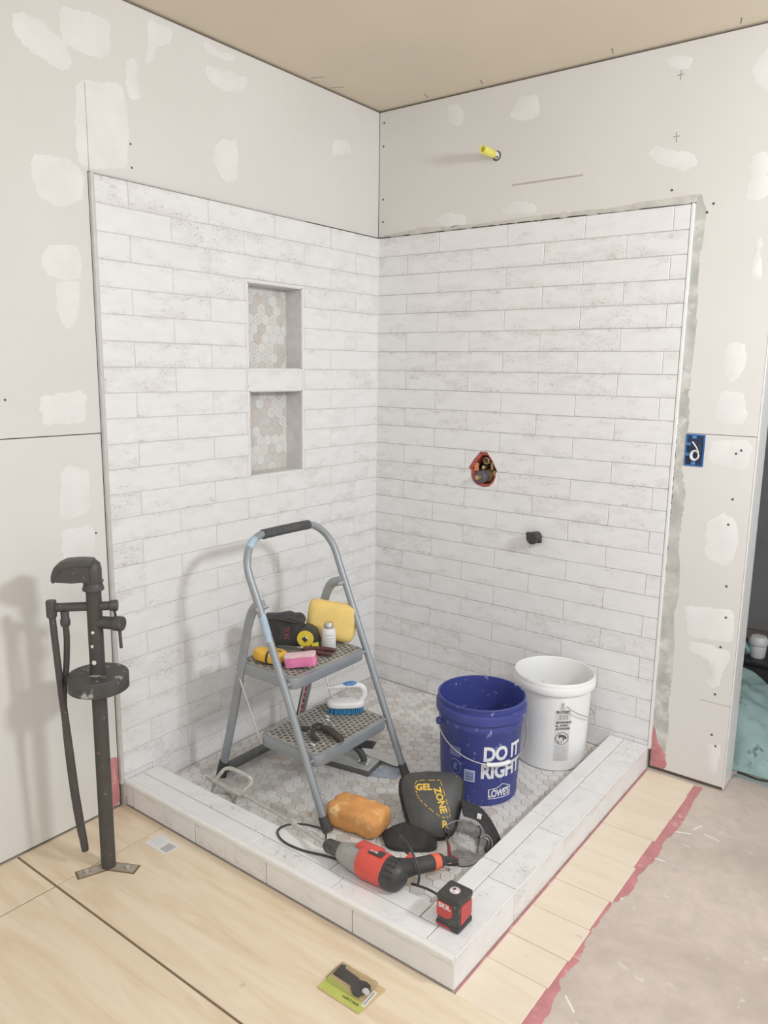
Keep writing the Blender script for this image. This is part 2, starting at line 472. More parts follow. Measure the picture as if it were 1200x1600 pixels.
G = 0.0019
for row in range(1, ROWS + 1):
    z1 = (ROWS - row + 1) * P - G / 2; z0 = z1 - P + G
    off = 0.0 if row % 2 else TL / 2
    for side, W in (('L', LE), ('R', RE)):
        c = off if off else TL
        cuts = [0.0]
        while c < W - 0.012: cuts.append(c - 0.003); c += TL
        cuts.append(W)
        ivs = [(a + G / 2, b - G / 2) for a, b in zip(cuts, cuts[1:])]
        if side == 'L':
            hit = [n for n in NICHES if n[0] < z1 - 0.01 and n[1] > z0 + 0.012]
            if hit or row == 8:
                n0, n1 = -NY1 - 0.0, -NY0 + 0.0; new = []
                for a, b in ivs:
                    if b <= n0 or a >= n1: new.append((a, b)); continue
                    if a < n0 - 0.01: new.append((a, n0 - 0.006))
                    if b > n1 + 0.01: new.append((n1 + 0.006, b))
                ivs = new
                if row == 8: ivs.append((n0 - 0.004, n1 + 0.004))
        for a, b in ivs:
            L = b - a; cx = (a + b) / 2; dz = random.uniform(-0.0003, 0.0003)
            if side == 'L':
                copy_of(tile_mesh(L, z1 - z0), 'wall_tile', (-TD / 2 + random.uniform(-0.0004, 0.0004), -cx, (z0 + z1) / 2 + dz), wall_left, PI / 2)
            else:
                if row in (12, 13) and a < VX < b:
                    t = box(bmesh.new(), (cx, TD / 2, (z0 + z1) / 2), (L, TD, z1 - z0), 0.0012)
                    t = bool_cut(t, [valve_cutter()])
                    bmesh.ops.translate(t, vec=(-cx, -TD / 2, -(z0 + z1) / 2), verts=t.verts)
                    o = obj('wall_tile', t, TILE, wall_right); o.location = (cx, TD / 2, (z0 + z1) / 2)
                else:
                    copy_of(tile_mesh(L, z1 - z0), 'wall_tile', (cx, TD / 2 + random.uniform(-0.0004, 0.0004), (z0 + z1) / 2 + dz), wall_right)
# edge trims
obj('tile_edge_trim', bx(bmesh.new(), -0.013, 0.0015, -LE - 0.0105, -LE - 0.0015, 0.05, ZT + 0.004, 0.001), GTRIM, wall_left)
obj('tile_edge_trim', bx(bmesh.new(), -0.013, 0.0010, -LE - 0.0105, -0.45, ZT + 0.0005, ZT + 0.0055, 0.001), GTRIM, wall_left)
obj('tile_edge_trim', bx(bmesh.new(), RE + 0.0015, RE + 0.0105, -0.0015, 0.013, 0.05, ZT + 0.002, 0.001), WTRIM, wall_right)
obj('corner_grout', bx(bmesh.new(), -0.002, 0.0022, -0.0022, 0.002, 0.0, ZT, 0.0008), WTRIM, wall_left)


# hexagonal mosaic --------------------------------------------------
HP = 0.041; HF = 0.0392


def hex_poly(bm, cx, cy, z0, z1, mi, M=None, clip=None, inset=0.0010):
    """one hexagon, flats facing +-y; clip=(x0,x1,y0,y1)"""
    uvl = bm.loops.layers.uv.verify()
    r = HF / math.sqrt(3)
    pts = [(cx + r * math.cos(PI / 3 * k), cy + r * math.sin(PI / 3 * k)) for k in range(6)]
    if clip:
        for ax, lim, sg in ((0, clip[0], 1), (0, clip[1], -1), (1, clip[2], 1), (1, clip[3], -1)):
            out = []
            for i in range(len(pts)):
                a, b = pts[i], pts[(i + 1) % len(pts)]; da, db = sg * (a[ax] - lim), sg * (b[ax] - lim)
                if da >= 0: out.append(a)
                if (da > 0) != (db > 0) and abs(da - db) > 1e-9:
                    t = da / (da - db); out.append((a[0] + (b[0] - a[0]) * t, a[1] + (b[1] - a[1]) * t))
            pts = out
            if len(pts) < 3: return False
        xs = [p[0] for p in pts]; ys = [p[1] for p in pts]
        if max(xs) - min(xs) < 0.006 or max(ys) - min(ys) < 0.006: return False
    mx = sum(p[0] for p in pts) / len(pts); my = sum(p[1] for p in pts) / len(pts)
    top = [(p[0] + (mx - p[0]) * inset / 0.02, p[1] + (my - p[1]) * inset / 0.02) for p in pts]
    A = [bm.verts.new((p[0], p[1], z0)) for p in pts]; B = [bm.verts.new((p[0], p[1], z1 - 0.0006)) for p in pts]
    Cc = [bm.verts.new((p[0], p[1], z1)) for p in top]; n = len(pts); fs = [bm.faces.new(Cc)]
    for k in range(n):
        fs.append(bm.faces.new((A[k], A[(k + 1) % n], B[(k + 1) % n], B[k]))); fs.append(bm.faces.new((B[k], B[(k + 1) % n], Cc[(k + 1) % n], Cc[k])))
    for f in fs:
        f.material_index = mi
        for l in f.loops: l[uvl].uv = ((l.vert.co.x - cx) / HF + 0.5, (l.vert.co.y - cy) / HF + 0.5)
    if M is not None: bmesh.ops.transform(bm, matrix=M, verts=A + B + Cc)
    return True


def hex_grid(x0, x1, y0, y1, ox=0.0, oy=0.0):
    dx = HP * math.sqrt(3) / 2; i = 0; x = x0 - HP + ox; out = []
    while x < x1 + HP:
        y = y0 - HP + oy + (HP / 2 if i % 2 else 0)
        while y < y1 + HP: out.append((x, y)); y += HP
        x += dx; i += 1
    return out


CY, CXI = -1.215, 1.150                 # inner edges of the curb
CYO, CXO = -1.340, 1.290                # outer faces
CT = 0.062                              # curb top
sf = tag(obj('shower_floor', bx(bmesh.new(), -0.012, CXI + 0.01, CY - 0.01, 0.012, -0.06, -0.0022), GROUT), 'hexagon mosaic floor inside the shower curb', 'shower floor', kind='structure')
cells = []
for (x, y) in hex_grid(0.004, CXI - 0.002, CY + 0.002, -0.004, 0.006, 0.004):
    r = random.random(); mi = 3 if r < 0.10 else 1 if r < 0.22 else 2 if r < 0.40 else 0
    hidden = (Vector((x - 0.888, y + 0.545)).length < 0.11) or (Vector((x - 0.99, y + 0.18)).length < 0.10)
    d = (Vector((x, y, 0)) - Vector((2.1125, -2.7282, 1.4189))).length + (9 if hidden else 0)
    cells.append((d, x, y, mi))
cells.sort()
CLIP = (0.003, CXI - 0.002, CY + 0.002, -0.003)
HM = {}
inside = [c for c in cells if CLIP[0] - 0.015 < c[1] < CLIP[1] + 0.015 and CLIP[2] - 0.015 < c[2] < CLIP[3] + 0.015]
singles = 0; rest = bmesh.new()
for d, x, y, mi in inside:
    full = CLIP[0] + 0.024 < x < CLIP[1] - 0.024 and CLIP[2] + 0.024 < y < CLIP[3] - 0.024
    if singles < 296:
        if full:
            if mi not in HM:
                b = bmesh.new(); hex_poly(b, 0, 0, -0.006, 0.0, 0); me = D.meshes.new('hex_tile'); b.to_mesh(me); b.free(); me.materials.append(HEX[mi]); HM[mi] = me
            copy_of(HM[mi], 'hex_tile', (x, y, random.uniform(-0.0003, 0.0003)), sf); singles += 1
        else:
            b = bmesh.new()
            if hex_poly(b, x, y, -0.006, 0.0, 0, clip=CLIP): obj('hex_tile', b, HEX[mi], sf); singles += 1
            else: b.free()
    else: hex_poly(rest, x, y, -0.006, random.uniform(-0.0003, 0.0003), mi, clip=CLIP)
obj('hex_tile_field', rest, HEX, sf, kind='stuff')

# niches
for z0, z1 in NICHES:
    nb = bmesh.new(); bx(nb, -ND - 0.008, -ND - 0.0010, NY0, NY1, z0, z1)
    back = obj('niche_back', nb, GROUTL, wall_left)
    M = Matrix(((0, 0, 1, -ND), (0, 1, 0, 0), (1, 0, 0, 0), (0, 0, 0, 1)))       # drawing (x,y,z) -> world (z-ND, y, x)
    for (x, y) in hex_grid(z0, z1, NY0, NY1, random.uniform(0, 0.02), random.uniform(0, 0.02)):
        r = random.random(); mi = 3 if r < 0.22 else 1 if r < 0.36 else 2 if r < 0.60 else 0
        b = bmesh.new()
        if hex_poly(b, x, y, -0.004, 0.0, 0, M, (z0 + 0.004, z1 - 0.004, NY0 + 0.004, NY1 - 0.004)):
            bmesh.ops.recalc_face_normals(b, faces=b.faces); obj('hex_tile', b, HEX[mi], back)
        else: b.free()
    for (a, b_, c, d_) in ((NY0 - 0.002, NY0 + 0.004, z0, z1), (NY1 - 0.004, NY1 + 0.002, z0, z1), (NY0, NY1, z0 - 0.002, z0 + 0.004), (NY0, NY1, z1 - 0.004, z1 + 0.002)):
        obj('niche_side', bx(bmesh.new(), -ND - 0.003, 0.001, a, b_, c, d_), mat('niche_side_tile', (0.66, 0.65, 0.64), 0.45, var=0.08, scale=30), wall_left)
    tb = bmesh.new(); t = 0.0075
    bx(tb, -0.004, 0.0018, NY0 - t, NY0 - 0.0005, z0 - t, z1 + t); bx(tb, -0.004, 0.0018, NY1 + 0.0005, NY1 + t, z0 - t, z1 + t)
    bx(tb, -0.004, 0.0018, NY0 - 0.0004, NY1 + 0.0004, z1 + 0.0005, z1 + t); bx(tb, -0.004, 0.0018, NY0 - 0.0004, NY1 + 0.0004, z0 - t, z0 - 0.0005)
    obj('niche_frame', tb, WTRIM, wall_left)

# joint compound patches, screws and marks on the drywall (measured on the wall planes)
LWP = [[(-1.555, 2.323), (-1.481, 2.328), (-1.395, 2.281), (-1.391, 2.221), (-1.424, 2.215), (-1.523, 2.242), (-1.555, 2.27)], [(-1.413, 2.382), (-1.26, 2.398), (-1.27, 2.297), (-1.312, 2.277), (-1.41, 2.284), (-1.421, 2.344)], [(-1.377, 2.204), (-1.231, 2.236), (-1.213, 2.152), (-1.221, 2.004), (-1.351, 1.973), (-1.39, 1.991), (-1.387, 2.11)], [(-1.131, 2.444), (-1.038, 2.444), (-1.044, 2.4), (-1.1, 2.376), (-1.114, 2.331), (-1.144, 2.316), (-1.13, 2.388)], [(-0.917, 2.445), (-0.77, 2.442), (-0.804, 2.416), (-0.9, 2.418)], [(-0.914, 2.38), (-0.724, 2.395), (-0.743, 2.333), (-0.849, 2.321), (-0.915, 2.345)], [(-1.214, 2.31), (-1.178, 2.321), (-1.166, 2.209), (-1.211, 2.197)], [(-0.868, 2.158), (-0.782, 2.181), (-0.777, 2.055), (-0.844, 2.032), (-0.889, 2.094)], [(-0.265, 2.302), (-0.188, 2.31), (-0.167, 2.267), (-0.284, 2.237), (-0.292, 2.268)], [(-1.524, 1.979), (-1.42, 1.993), (-1.372, 1.96), (-1.377, 1.89), (-1.438, 1.853), (-1.513, 1.866), (-1.527, 1.93)], [(-1.514, 1.723), (-1.474, 1.754), (-1.395, 1.755), (-1.39, 1.666), (-1.452, 1.652), (-1.509, 1.664)], [(-1.481, 1.649), (-1.401, 1.656), (-1.406, 1.584), (-1.441, 1.509), (-1.474, 1.544)], [(-1.547, 1.331), (-1.4, 1.34), (-1.406, 1.249), (-1.547, 1.246)], [(-1.497, 1.103), (-1.465, 1.129), (-1.404, 1.104), (-1.411, 0.976), (-1.507, 0.961)], [(-1.509, 0.932), (-1.403, 0.935), (-1.397, 0.853), (-1.506, 0.814)]]
RWP = [[(0.318, 2.433), (0.367, 2.436), (0.404, 2.384), (0.385, 2.345), (0.326, 2.374)], [(0.586, 2.346), (0.636, 2.405), (0.708, 2.405), (0.722, 2.33), (0.648, 2.323)], [(1.159, 2.426), (1.203, 2.432), (1.254, 2.407), (1.238, 2.376), (1.176, 2.392)], [(1.122, 2.142), (1.152, 2.168), (1.185, 2.143), (1.279, 2.123), (1.297, 2.082), (1.253, 2.068), (1.178, 2.098)], [(0.265, 2.011), (0.337, 2.035), (0.421, 2.019), (0.428, 1.983), (0.354, 1.975)], [(0.582, 2.026), (0.649, 2.042), (0.729, 2.022), (0.725, 1.995), (0.597, 2.001)], [(1.433, 2.337), (1.472, 2.401), (1.527, 2.371), (1.54, 2.245), (1.445, 2.298)], [(1.447, 1.982), (1.455, 2.094), (1.501, 2.097), (1.514, 1.956), (1.455, 1.958)], [(1.483, 1.728), (1.49, 1.825), (1.506, 1.843), (1.519, 1.707)], [(1.425, 1.469), (1.441, 1.52), (1.489, 1.52), (1.494, 1.428), (1.462, 1.387), (1.43, 1.417)], [(1.415, 1.291), (1.425, 1.365), (1.504, 1.357), (1.514, 1.254), (1.434, 1.26)], [(1.405, 1.194), (1.527, 1.212), (1.544, 1.162), (1.527, 1.108), (1.415, 1.12)], [(1.422, 0.923), (1.47, 0.962), (1.517, 0.935), (1.524, 0.815), (1.487, 0.772), (1.422, 0.799)], [(1.373, 0.618), (1.448, 0.621), (1.537, 0.628), (1.541, 0.515), (1.393, 0.504)], [(1.394, 0.493), (1.539, 0.485), (1.528, 0.431), (1.504, 0.342), (1.471, 0.35), (1.475, 0.429), (1.397, 0.458)], [(1.49, 0.134), (1.537, 0.137), (1.534, 0.051), (1.528, 0.012), (1.499, 0.027)]]


def ragged(poly, step=0.008, amp=0.006, seed=0.0, closed_round=0.02):
    poly = rounded(poly, closed_round, 3); out = []
    for i in range(len(poly)):
        a = Vector(poly[i]); b = Vector(poly[(i + 1) % len(poly)]); n = max(1, int((b - a).length / step)); d = (b - a)
        if d.length < 1e-6: continue
        nn = Vector((d.y, -d.x)).normalized()
        for k in range(n):
            q = a + d * k / n; out.append(tuple(q + nn * amp * noise.noise(Vector((q.x * 60 + seed, q.y * 60, seed)))))
    return out


def smear(poly, M, thick, seed, amp=0.009):
    """a thin trowelled patch, feathered towards its rim"""
    p = ragged(poly, seed=seed, amp=amp); c = Vector((sum(a for a, b in p) / len(p), sum(b for a, b in p) / len(p)))
    b = bmesh.new(); r0 = [b.verts.new((x, y, 0.0)) for x, y in p]
    r1 = [b.verts.new((c.x + (x - c.x) * 0.90, c.y + (y - c.y) * 0.90, thick)) for x, y in p]; n = len(p)
    for k in range(n): b.faces.new((r0[k], r0[(k + 1) % n], r1[(k + 1) % n], r1[k]))
    b.faces.new(r1); bmesh.ops.recalc_face_normals(b, faces=b.faces); bmesh.ops.transform(b, matrix=M, verts=b.verts)
    return b


for i, q in enumerate(LWP): obj('joint_compound_patch', smear(q, ML, 0.0006, i * 3.1), MUD, wall_left, True)
for i, q in enumerate(RWP): obj('joint_compound_patch', smear(q, MR, 0.0006, 50 + i * 3.1), MUD, wall_right, True)
PENCIL = mat('pencil_mark', (0.20, 0.19, 0.18), 0.9); SCREW = mat('screw_head', (0.10, 0.09, 0.09), 0.6)
for (x, z) in [(1.508, 1.172), (1.493, 1.16), (1.496, 1.008), (1.49, 0.921), (1.503, 0.709), (1.511, 0.6), (1.503, 0.492), (1.5, 0.318), (1.502, 0.167), (1.518, 0.129), (0.012, 2.42), (0.010, 2.329), (0.012, 2.12), (0.012, 2.03), (1.216, 2.015), (1.353, 1.958), (1.335, 1.933)]:
    obj('screw', prism(bmesh.new(), [(x + 0.0042 * math.cos(k * PI / 4), z + 0.0042 * math.sin(k * PI / 4)) for k in range(8)], 0.0, 0.0009, MR), SCREW, wall_right)
for (y, z) in [(-1.209, 2.073), (-1.208, 2.006), (-1.647, 1.321), (-1.394, 0.908)]:
    obj('screw', prism(bmesh.new(), [(y + 0.0035 * math.cos(k * PI / 4), z + 0.0035 * math.sin(k * PI / 4)) for k in range(8)], 0.0, 0.0009, ML), SCREW, wall_left)
for (x, z) in [(1.218, 2.181), (1.217, 2.367)]:
    b = bmesh.new(); bx(b, x - 0.011, x + 0.011, 0.0116, 0.012, z - 0.0009, z + 0.0009); bx(b, x - 0.0008, x + 0.0008, 0.0115, 0.012, z - 0.016, z + 0.014)
    obj('pencil_cross', b, PENCIL, wall_right)
obj('pencil_line', bx(bmesh.new(), -0.012, -0.0110, -1.3545, -1.3525, 1.97, 2.205), mat('faint_scuff', (0.46, 0.43, 0.40), 0.9), wall_left)
obj('pencil_line', bx(bmesh.new(), 0.62, 0.90, 0.0117, 0.012, 2.100, 2.106), mat('faint_scuff', (0.46, 0.43, 0.40), 0.9), wall_right)
obj('paper_seam', bx(bmesh.new(), 1.45, 1.553, 0.0116, 0.012, 0.285, 0.287), mat('faint_scuff', (0.46, 0.43, 0.40), 0.9), wall_right)
for x, y in ((0.25, -0.012), (0.50, -0.016), (1.0, -0.014), (1.4, -0.012)):
    b = bmesh.new(); box(b, (x, y - 0.02, CZ - 0.0004), (0.0025, 0.045, 0.0006), rot=Matrix.Rotation(0.3, 4, 'Z')); obj('pencil_tick', b, PENCIL, ceil)
for x, y in ((-0.006 + 0.03, -0.30), (0.03, -0.42)):
    b = bmesh.new(); box(b, (x, y, CZ - 0.0004), (0.05, 0.0025, 0.0006), rot=Matrix.Rotation(0.5, 4, 'Z')); obj('pencil_tick', b, PENCIL, ceil)
# thinset smears beside and above the tile, red membrane at the curb ends
st = [(RE + 0.011, 1.985), (RE + 0.030, 1.99), (RE + 0.042, 1.94), (RE + 0.034, 1.86), (RE + 0.037, 1.72), (RE + 0.042, 1.55), (RE + 0.036, 1.36), (RE + 0.046, 1.25), (RE + 0.038, 1.10), (RE + 0.058, 0.98),
      (RE + 0.046, 0.84), (RE + 0.062, 0.70), (RE + 0.052, 0.55), (RE + 0.064, 0.36), (RE + 0.056, 0.20), (RE + 0.066, 0.06), (RE + 0.058, 0.0), (RE + 0.011, 0.0)]
obj('thinset_smear', smear(st, MR, 0.0007, 90, 0.010), THIN, wall_right, True)
st = [(0.02, ZT + 0.006), (1.29, ZT + 0.006), (1.31, ZT + 0.03), (1.0, ZT + 0.016), (0.7, ZT + 0.022), (0.45, ZT + 0.014), (0.2, ZT + 0.024), (0.02, ZT + 0.012)]
obj('thinset_smear', smear(st, MR, 0.0006, 95, 0.008), mat('thinset_haze', (0.60, 0.575, 0.53), 0.9, var=0.12, scale=25), wall_right, True)
obj('red_membrane_patch', smear([(RE + 0.010, FZ + 0.012), (RE + 0.070, FZ + 0.012), (RE + 0.064, 0.05), (RE + 0.030, 0.085), (RE + 0.022, 0.13), (RE + 0.010, 0.15)], MR, 0.0012, 97, 0.006), RED, wall_right, True)
obj('red_membrane_patch', smear([(-LE - 0.055, FZ + 0.008), (-LE - 0.0115, FZ + 0.008), (-LE - 0.0115, 0.150), (-LE - 0.045, 0.155), (-LE - 0.052, 0.08)], ML, 0.0012, 98, 0.003), RED, wall_left, True)

# floor: concrete slab, plywood sheets, plywood strip, red membrane edge
fl = bx(bmesh.new(), -0.3, 4.6, -5.2, 2.4, -0.25, FZ - 0.003)
floor = tag(obj('floor', fl, CONC), 'stained pinkish concrete floor with plywood laid on the left', 'floor', kind='structure')
for (x0, x1, y0, y1) in ((-0.011, 0.1985, -4.2, -1.7140), (0.2025, 1.466, -4.2, -1.7140), (-0.011, 0.1985, -1.7075, CYO - 0.0035), (0.2010, 1.466, -1.7075, CYO - 0.0035)):
    sh = bx(bmesh.new(), x0, x1, y0, y1, FZ - 0.012, FZ, 0.0012)
    o = obj('plywood_sheet', sh, PLY, floor)
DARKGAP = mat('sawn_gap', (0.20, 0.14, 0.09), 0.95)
obj('seam_gap', bx(bmesh.new(), -0.011, 1.466, -4.2, CYO - 0.003, FZ - 0.0029, FZ - 0.0020), DARKGAP, floor)
ys = [-0.004, -0.100, -0.278, -0.437, -0.607, -0.798, -0.942, -1.079, -1.191, CYO - 0.0045]
for a, b_ in zip(ys, ys[1:]):
    obj('plywood_strip', bx(bmesh.new(), CXO + 0.0045 + random.uniform(0, 0.0015), 1.463 + random.uniform(-0.006, 0.004), b_ + 0.0009, a - 0.0009, FZ - 0.008, FZ + random.uniform(-0.0006, 0.0006), 0.001), PLYS, floor)
MF = Matrix.Translation((0, 0, FZ - 0.003))
rd = [(1.455, -0.004), (1.491, -0.004), (1.488, -0.12), (1.503, -0.25), (1.481, -0.36), (1.496, -0.48), (1.481, -0.62), (1.491, -0.70), (1.463, -0.76), (1.467, -0.86), (1.461, -0.95), (1.483, -1.05), (1.475, -1.15), (1.496, -1.24), (1.486, -1.42), (1.493, -1.7), (1.481, -2.2), (1.455, -2.2)]
obj('red_membrane_edge', smear(rd, MF, 0.0010, 31, 0.012), RED, floor, True)
obj('red_membrane_edge', bx(bmesh.new(), CXO + 0.0005, CXO + 0.006, CYO, -0.003, FZ - 0.003, FZ - 0.0005), RED, floor)
for i, (x, y, a) in enumerate([(1.52, -0.33, 0.4), (1.55, -0.27, 1.2), (1.50, -0.52, 0.2), (1.47, -0.78, 1.0), (1.52, -1.2, 2.4), (1.60, -0.30, 2.9)]):
    obj('white_scratch', box(bmesh.new(), (x, y, FZ - 0.0026), (0.05, 0.005, 0.0008), rot=Matrix.Rotation(a, 4, 'Z')), MUD, floor)

# curb -------------------------------------------------------------
cb = bmesh.new(); bx(cb, -0.012, CXO - 0.010, CYO + 0.010, CY + 0.002, FZ - 0.003, CT - 0.010); bx(cb, CXI - 0.002, CXO - 0.010, CYO + 0.010, 0.012, FZ - 0.003, CT - 0.010)
curb = tag(obj('shower_curb', cb, GROUT), 'low white tiled curb around the shower floor', 'curb', kind='structure')


def curb_tile(x0, x1, y0, y1, z0, z1, bev=0.0015, seg=1):
    L = x1 - x0; W = y1 - y0; cx, cy, cz = (x0 + x1) / 2, (y0 + y1) / 2, (z0 + z1) / 2
    alongx = L >= W
    b = box(bmesh.new(), (0, 0, 0), (max(L, W), min(L, W), z1 - z0), bev, seg)
    o = obj('curb_tile', b, TILE, curb, seg > 1); o.location = (cx, cy, cz)
    if not alongx: o.rotation_euler = (0, 0, PI / 2)
    return o


g = 0.0013; zt0, zt1 = CT - 0.0095, CT
js = [0.003, 0.283, 0.590, 0.895, 1.2]
for a, b_ in zip(js, js[1:]): curb_tile(a + g, b_ - g, CYO + 0.010, -1.2765, zt0, zt1)
js = [0.003, 0.235, 0.545, 0.842, 1.143]
for a, b_ in zip(js, js[1:]): curb_tile(a + g, b_ - g, -1.2740, CY, zt0, zt1)
js = [-0.003, -0.130, -0.431, -0.730, -1.030, CYO + 0.010]
for a, b_ in zip(js, js[1:]): curb_tile(1.2015, CXO - 0.004, b_ + g, a - g, zt0, zt1)
js = [-0.003, -0.060, -0.360, -0.662, -0.960, -1.2740]
for a, b_ in zip(js, js[1:]): curb_tile(1.1455, 1.1990, b_ + g, a - g, zt0, zt1)
js = [0.000, 0.035, 0.351, 0.661, 0.977, CXO - 0.001]
for a, b_ in zip(js, js[1:]):
    t = box(bmesh.new(), (0, 0, 0), (b_ - a - 2 * g, 0.009, 0.074), 0.0012)
    o = obj('curb_tile', t, TILE, curb); o.location = ((a + b_) / 2, CYO + 0.0045, 0.009)
js = [-0.003, -0.100, -0.411, -0.727, -1.042, CYO]
for a, b_ in zip(js, js[1:]):
    t = box(bmesh.new(), (0, 0, 0), (a - b_ - 2 * g, 0.009, 0.084), 0.0012)
    o = obj('curb_tile', t, TILE, curb); o.location = (CXO - 0.0045, (a + b_) / 2, 0.015); o.rotation_euler = (0, 0, PI / 2)
# rounded nosing along the left curb, square trim on the right
ns = bmesh.new(); prof = [(CYO + 0.0095, 0.0485), (CYO - 0.007, 0.0465)] + [(CYO - 0.007 + 0.008 - 0.008 * math.cos(t * PI / 2 / 5), 0.0545 + 0.008 * math.sin(t * PI / 2 / 5)) for t in range(6)] + [(CYO + 0.0095, 0.0625)]
prism(ns, prof, 0.001, CXO - 0.002, Matrix(((0, 0, 1, 0), (1, 0, 0, 0), (0, 1, 0, 0), (0, 0, 0, 1))))
obj('curb_nosing', ns, WTRIM, curb)
obj('curb_edge_trim', bx(bmesh.new(), CXO - 0.0035, CXO + 0.001, CYO + 0.002, -0.003, CT - 0.004, CT + 0.0008, 0.001), WTRIM, curb)
for a, b_ in ((CXI - 0.005, 0),):
    obj('curb_inner_face', bx(bmesh.new(), 0.001, CXI - 0.003, CY + 0.0025, CY + 0.006, -0.004, CT - 0.011), WTRIM, curb)
    obj('curb_inner_face', bx(bmesh.new(), CXI - 0.0065, CXI - 0.0025, CY + 0.006, -0.003, -0.004, CT - 0.011), WTRIM, curb)

# dark room behind the opening
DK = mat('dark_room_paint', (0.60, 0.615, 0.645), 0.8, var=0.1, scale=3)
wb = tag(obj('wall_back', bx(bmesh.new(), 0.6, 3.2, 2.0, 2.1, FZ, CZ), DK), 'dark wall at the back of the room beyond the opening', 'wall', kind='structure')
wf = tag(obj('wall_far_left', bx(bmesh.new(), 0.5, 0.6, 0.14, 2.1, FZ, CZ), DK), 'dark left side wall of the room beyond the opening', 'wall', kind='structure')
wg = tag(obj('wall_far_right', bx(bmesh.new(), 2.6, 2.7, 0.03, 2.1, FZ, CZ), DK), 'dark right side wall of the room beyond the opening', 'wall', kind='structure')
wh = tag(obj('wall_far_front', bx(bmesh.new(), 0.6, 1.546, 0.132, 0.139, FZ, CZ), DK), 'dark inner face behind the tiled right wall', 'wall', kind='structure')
ws = tag(obj('wall_beside_opening', bx(bmesh.new(), 2.35, 4.6, 0.012, 0.130, FZ, CZ), DRY), 'drywall on the far side of the door opening', 'wall', kind='structure')
hd = tag(obj('trim_1', bx(bmesh.new(), 1.558, 2.349, 0.012, 0.130, 2.1, CZ), DRY), 'drywall header above the door opening', 'header', kind='structure')
th = tag(obj('trim_2', bx(bmesh.new(), 1.56, 2.345, 0.135, 0.165, FZ - 0.003, FZ + 0.003, 0.001), STEELB), 'thin grey metal threshold strip in the door opening', 'threshold', kind='structure')

# ================================================================ STEP LADDER
lad = thing('step_ladder', 'grey two-step folding step ladder with black grip standing in the shower', 'ladder', (0.40, -0.865, 0.0))


def fx(z): return 0.657 - 0.425 * z


YL, YR, ZTOP = -1.073, -0.657, 0.878
path = [(fx(0.012), YL, 0.012), (fx(0.40), YL, 0.40), (fx(0.70), YL - 0.004, 0.70)]
for k in range(0, 9):
    a = PI - k * PI / 16
    z = 0.765 + 0.113 * math.sin(PI - a); path.append((fx(z), YL - 0.006 + 0.11 + 0.11 * math.cos(a), z))
for k in range(0, 9):
    a = PI / 2 - k * PI / 16
    z = 0.765 + 0.113 * math.sin(a); path.append((fx(z), YR - 0.11 + 0.11 * math.cos(a), z))
path += [(fx(0.70), YR, 0.70), (fx(0.40), YR + 0.002, 0.40), (fx(0.012), YR + 0.004, 0.012)]
ff = obj('front_frame', tube(bmesh.new(), path, 0.0125, 14), STEEL, lad, True, True)
obj('grip', tube(bmesh.new(), spline([(fx(ZTOP), -0.972, ZTOP - 0.001), (fx(ZTOP), -0.90, ZTOP), (fx(ZTOP), -0.82, ZTOP), (fx(ZTOP), -0.752, ZTOP - 0.001)], 4), 0.0165, 14), mat('foam_grip', (0.085, 0.085, 0.09), 0.8, var=0.25, scale=60), lad, True, True)
BLUEP = mat('pale_blue_paint', (0.40, 0.52, 0.63), 0.6, var=0.1)
obj('paint_smear', tube(bmesh.new(), [(fx(z), YL - 0.003, z) for z in (0.565, 0.60, 0.63, 0.655)], [0.0122, 0.0129, 0.0130, 0.0122], 14), BLUEP, lad, True, True)
obj('paint_smear', tube(bmesh.new(), path[7:10], 0.0128, 14), BLUEP, lad, True, True)
for y in (YL, YR + 0.004):
    obj('rubber_foot', tube(bmesh.new(), [(fx(0) + 0.004, y, 0.0005), (fx(0.02), y, 0.02), (fx(0.045), y, 0.045)], [0.0165, 0.016, 0.0148], 14), RUBBER, lad, True, True)
for y, s in ((YL + 0.020, 1), (YR - 0.020, -1)):
    pts = spline([(0.150, y, 0.03), (0.212, y, 0.25), (0.272, y, 0.50), (0.300, y, 0.605), (0.330, y, 0.655), (fx(0.672), y - 0.004 * s, 0.672)], 6)
    obj('rear_leg', tube(bmesh.new(), pts, 0.0175, 10, flat=0.62, up=(0, 1, 0)), STEEL, lad, True, True)
    if s < 0:
        q0, q1 = Vector(pts[2]), Vector(pts[14]); off = Vector((0.004, -0.0118, 0))
        obj('warning_strip', tube(bmesh.new(), [q0 + off, q1 + off], 0.0095, 4, flat=0.12, up=(0, 1, 0)), mat('pale_strip', (0.62, 0.60, 0.58), 0.5), lad, False, True)
        obj('dark_groove', tube(bmesh.new(), [q0 + off + Vector((-0.012, 0, 0)), q1 + off + Vector((-0.012, 0, 0))], 0.0035, 4, flat=0.5, up=(0, 1, 0)), BLACK, lad, False, True)
        for k in range(18):
            a, c_ = q0.lerp(q1, k / 18) + off, q0.lerp(q1, (k + 0.72) / 18) + off; e_ = Vector((0.006, -0.0012, 0))
            obj('red_dash', tube(bmesh.new(), [a + e_, c_ + e_], 0.0042, 4, flat=0.3, up=(0, 1, 0)), mat('red_print', (0.50, 0.04, 0.07), 0.5), lad, False, True)
    obj('rubber_foot', tube(bmesh.new(), [(0.142, y, 0.0005), (0.146, y, 0.018), (0.160, y, 0.062)], [0.0215, 0.021, 0.0195], 10, flat=0.72, up=(0, 1, 0)), RUBBER, lad, True, True)
    obj('hinge_bolt', cyl(bmesh.new(), (fx(0.665), y - 0.036 * s, 0.665), (fx(0.665), y + 0.012 * s, 0.665), 0.006, 10), STEELB, lad, True, True)
    obj('tie_rod', tube(bmesh.new(), [(0.244, y - 0.008 * s, 0.420), (0.338, y + 0.003 * s, 0.198)], 0.0035, 8), STEELB, lad, True, True)
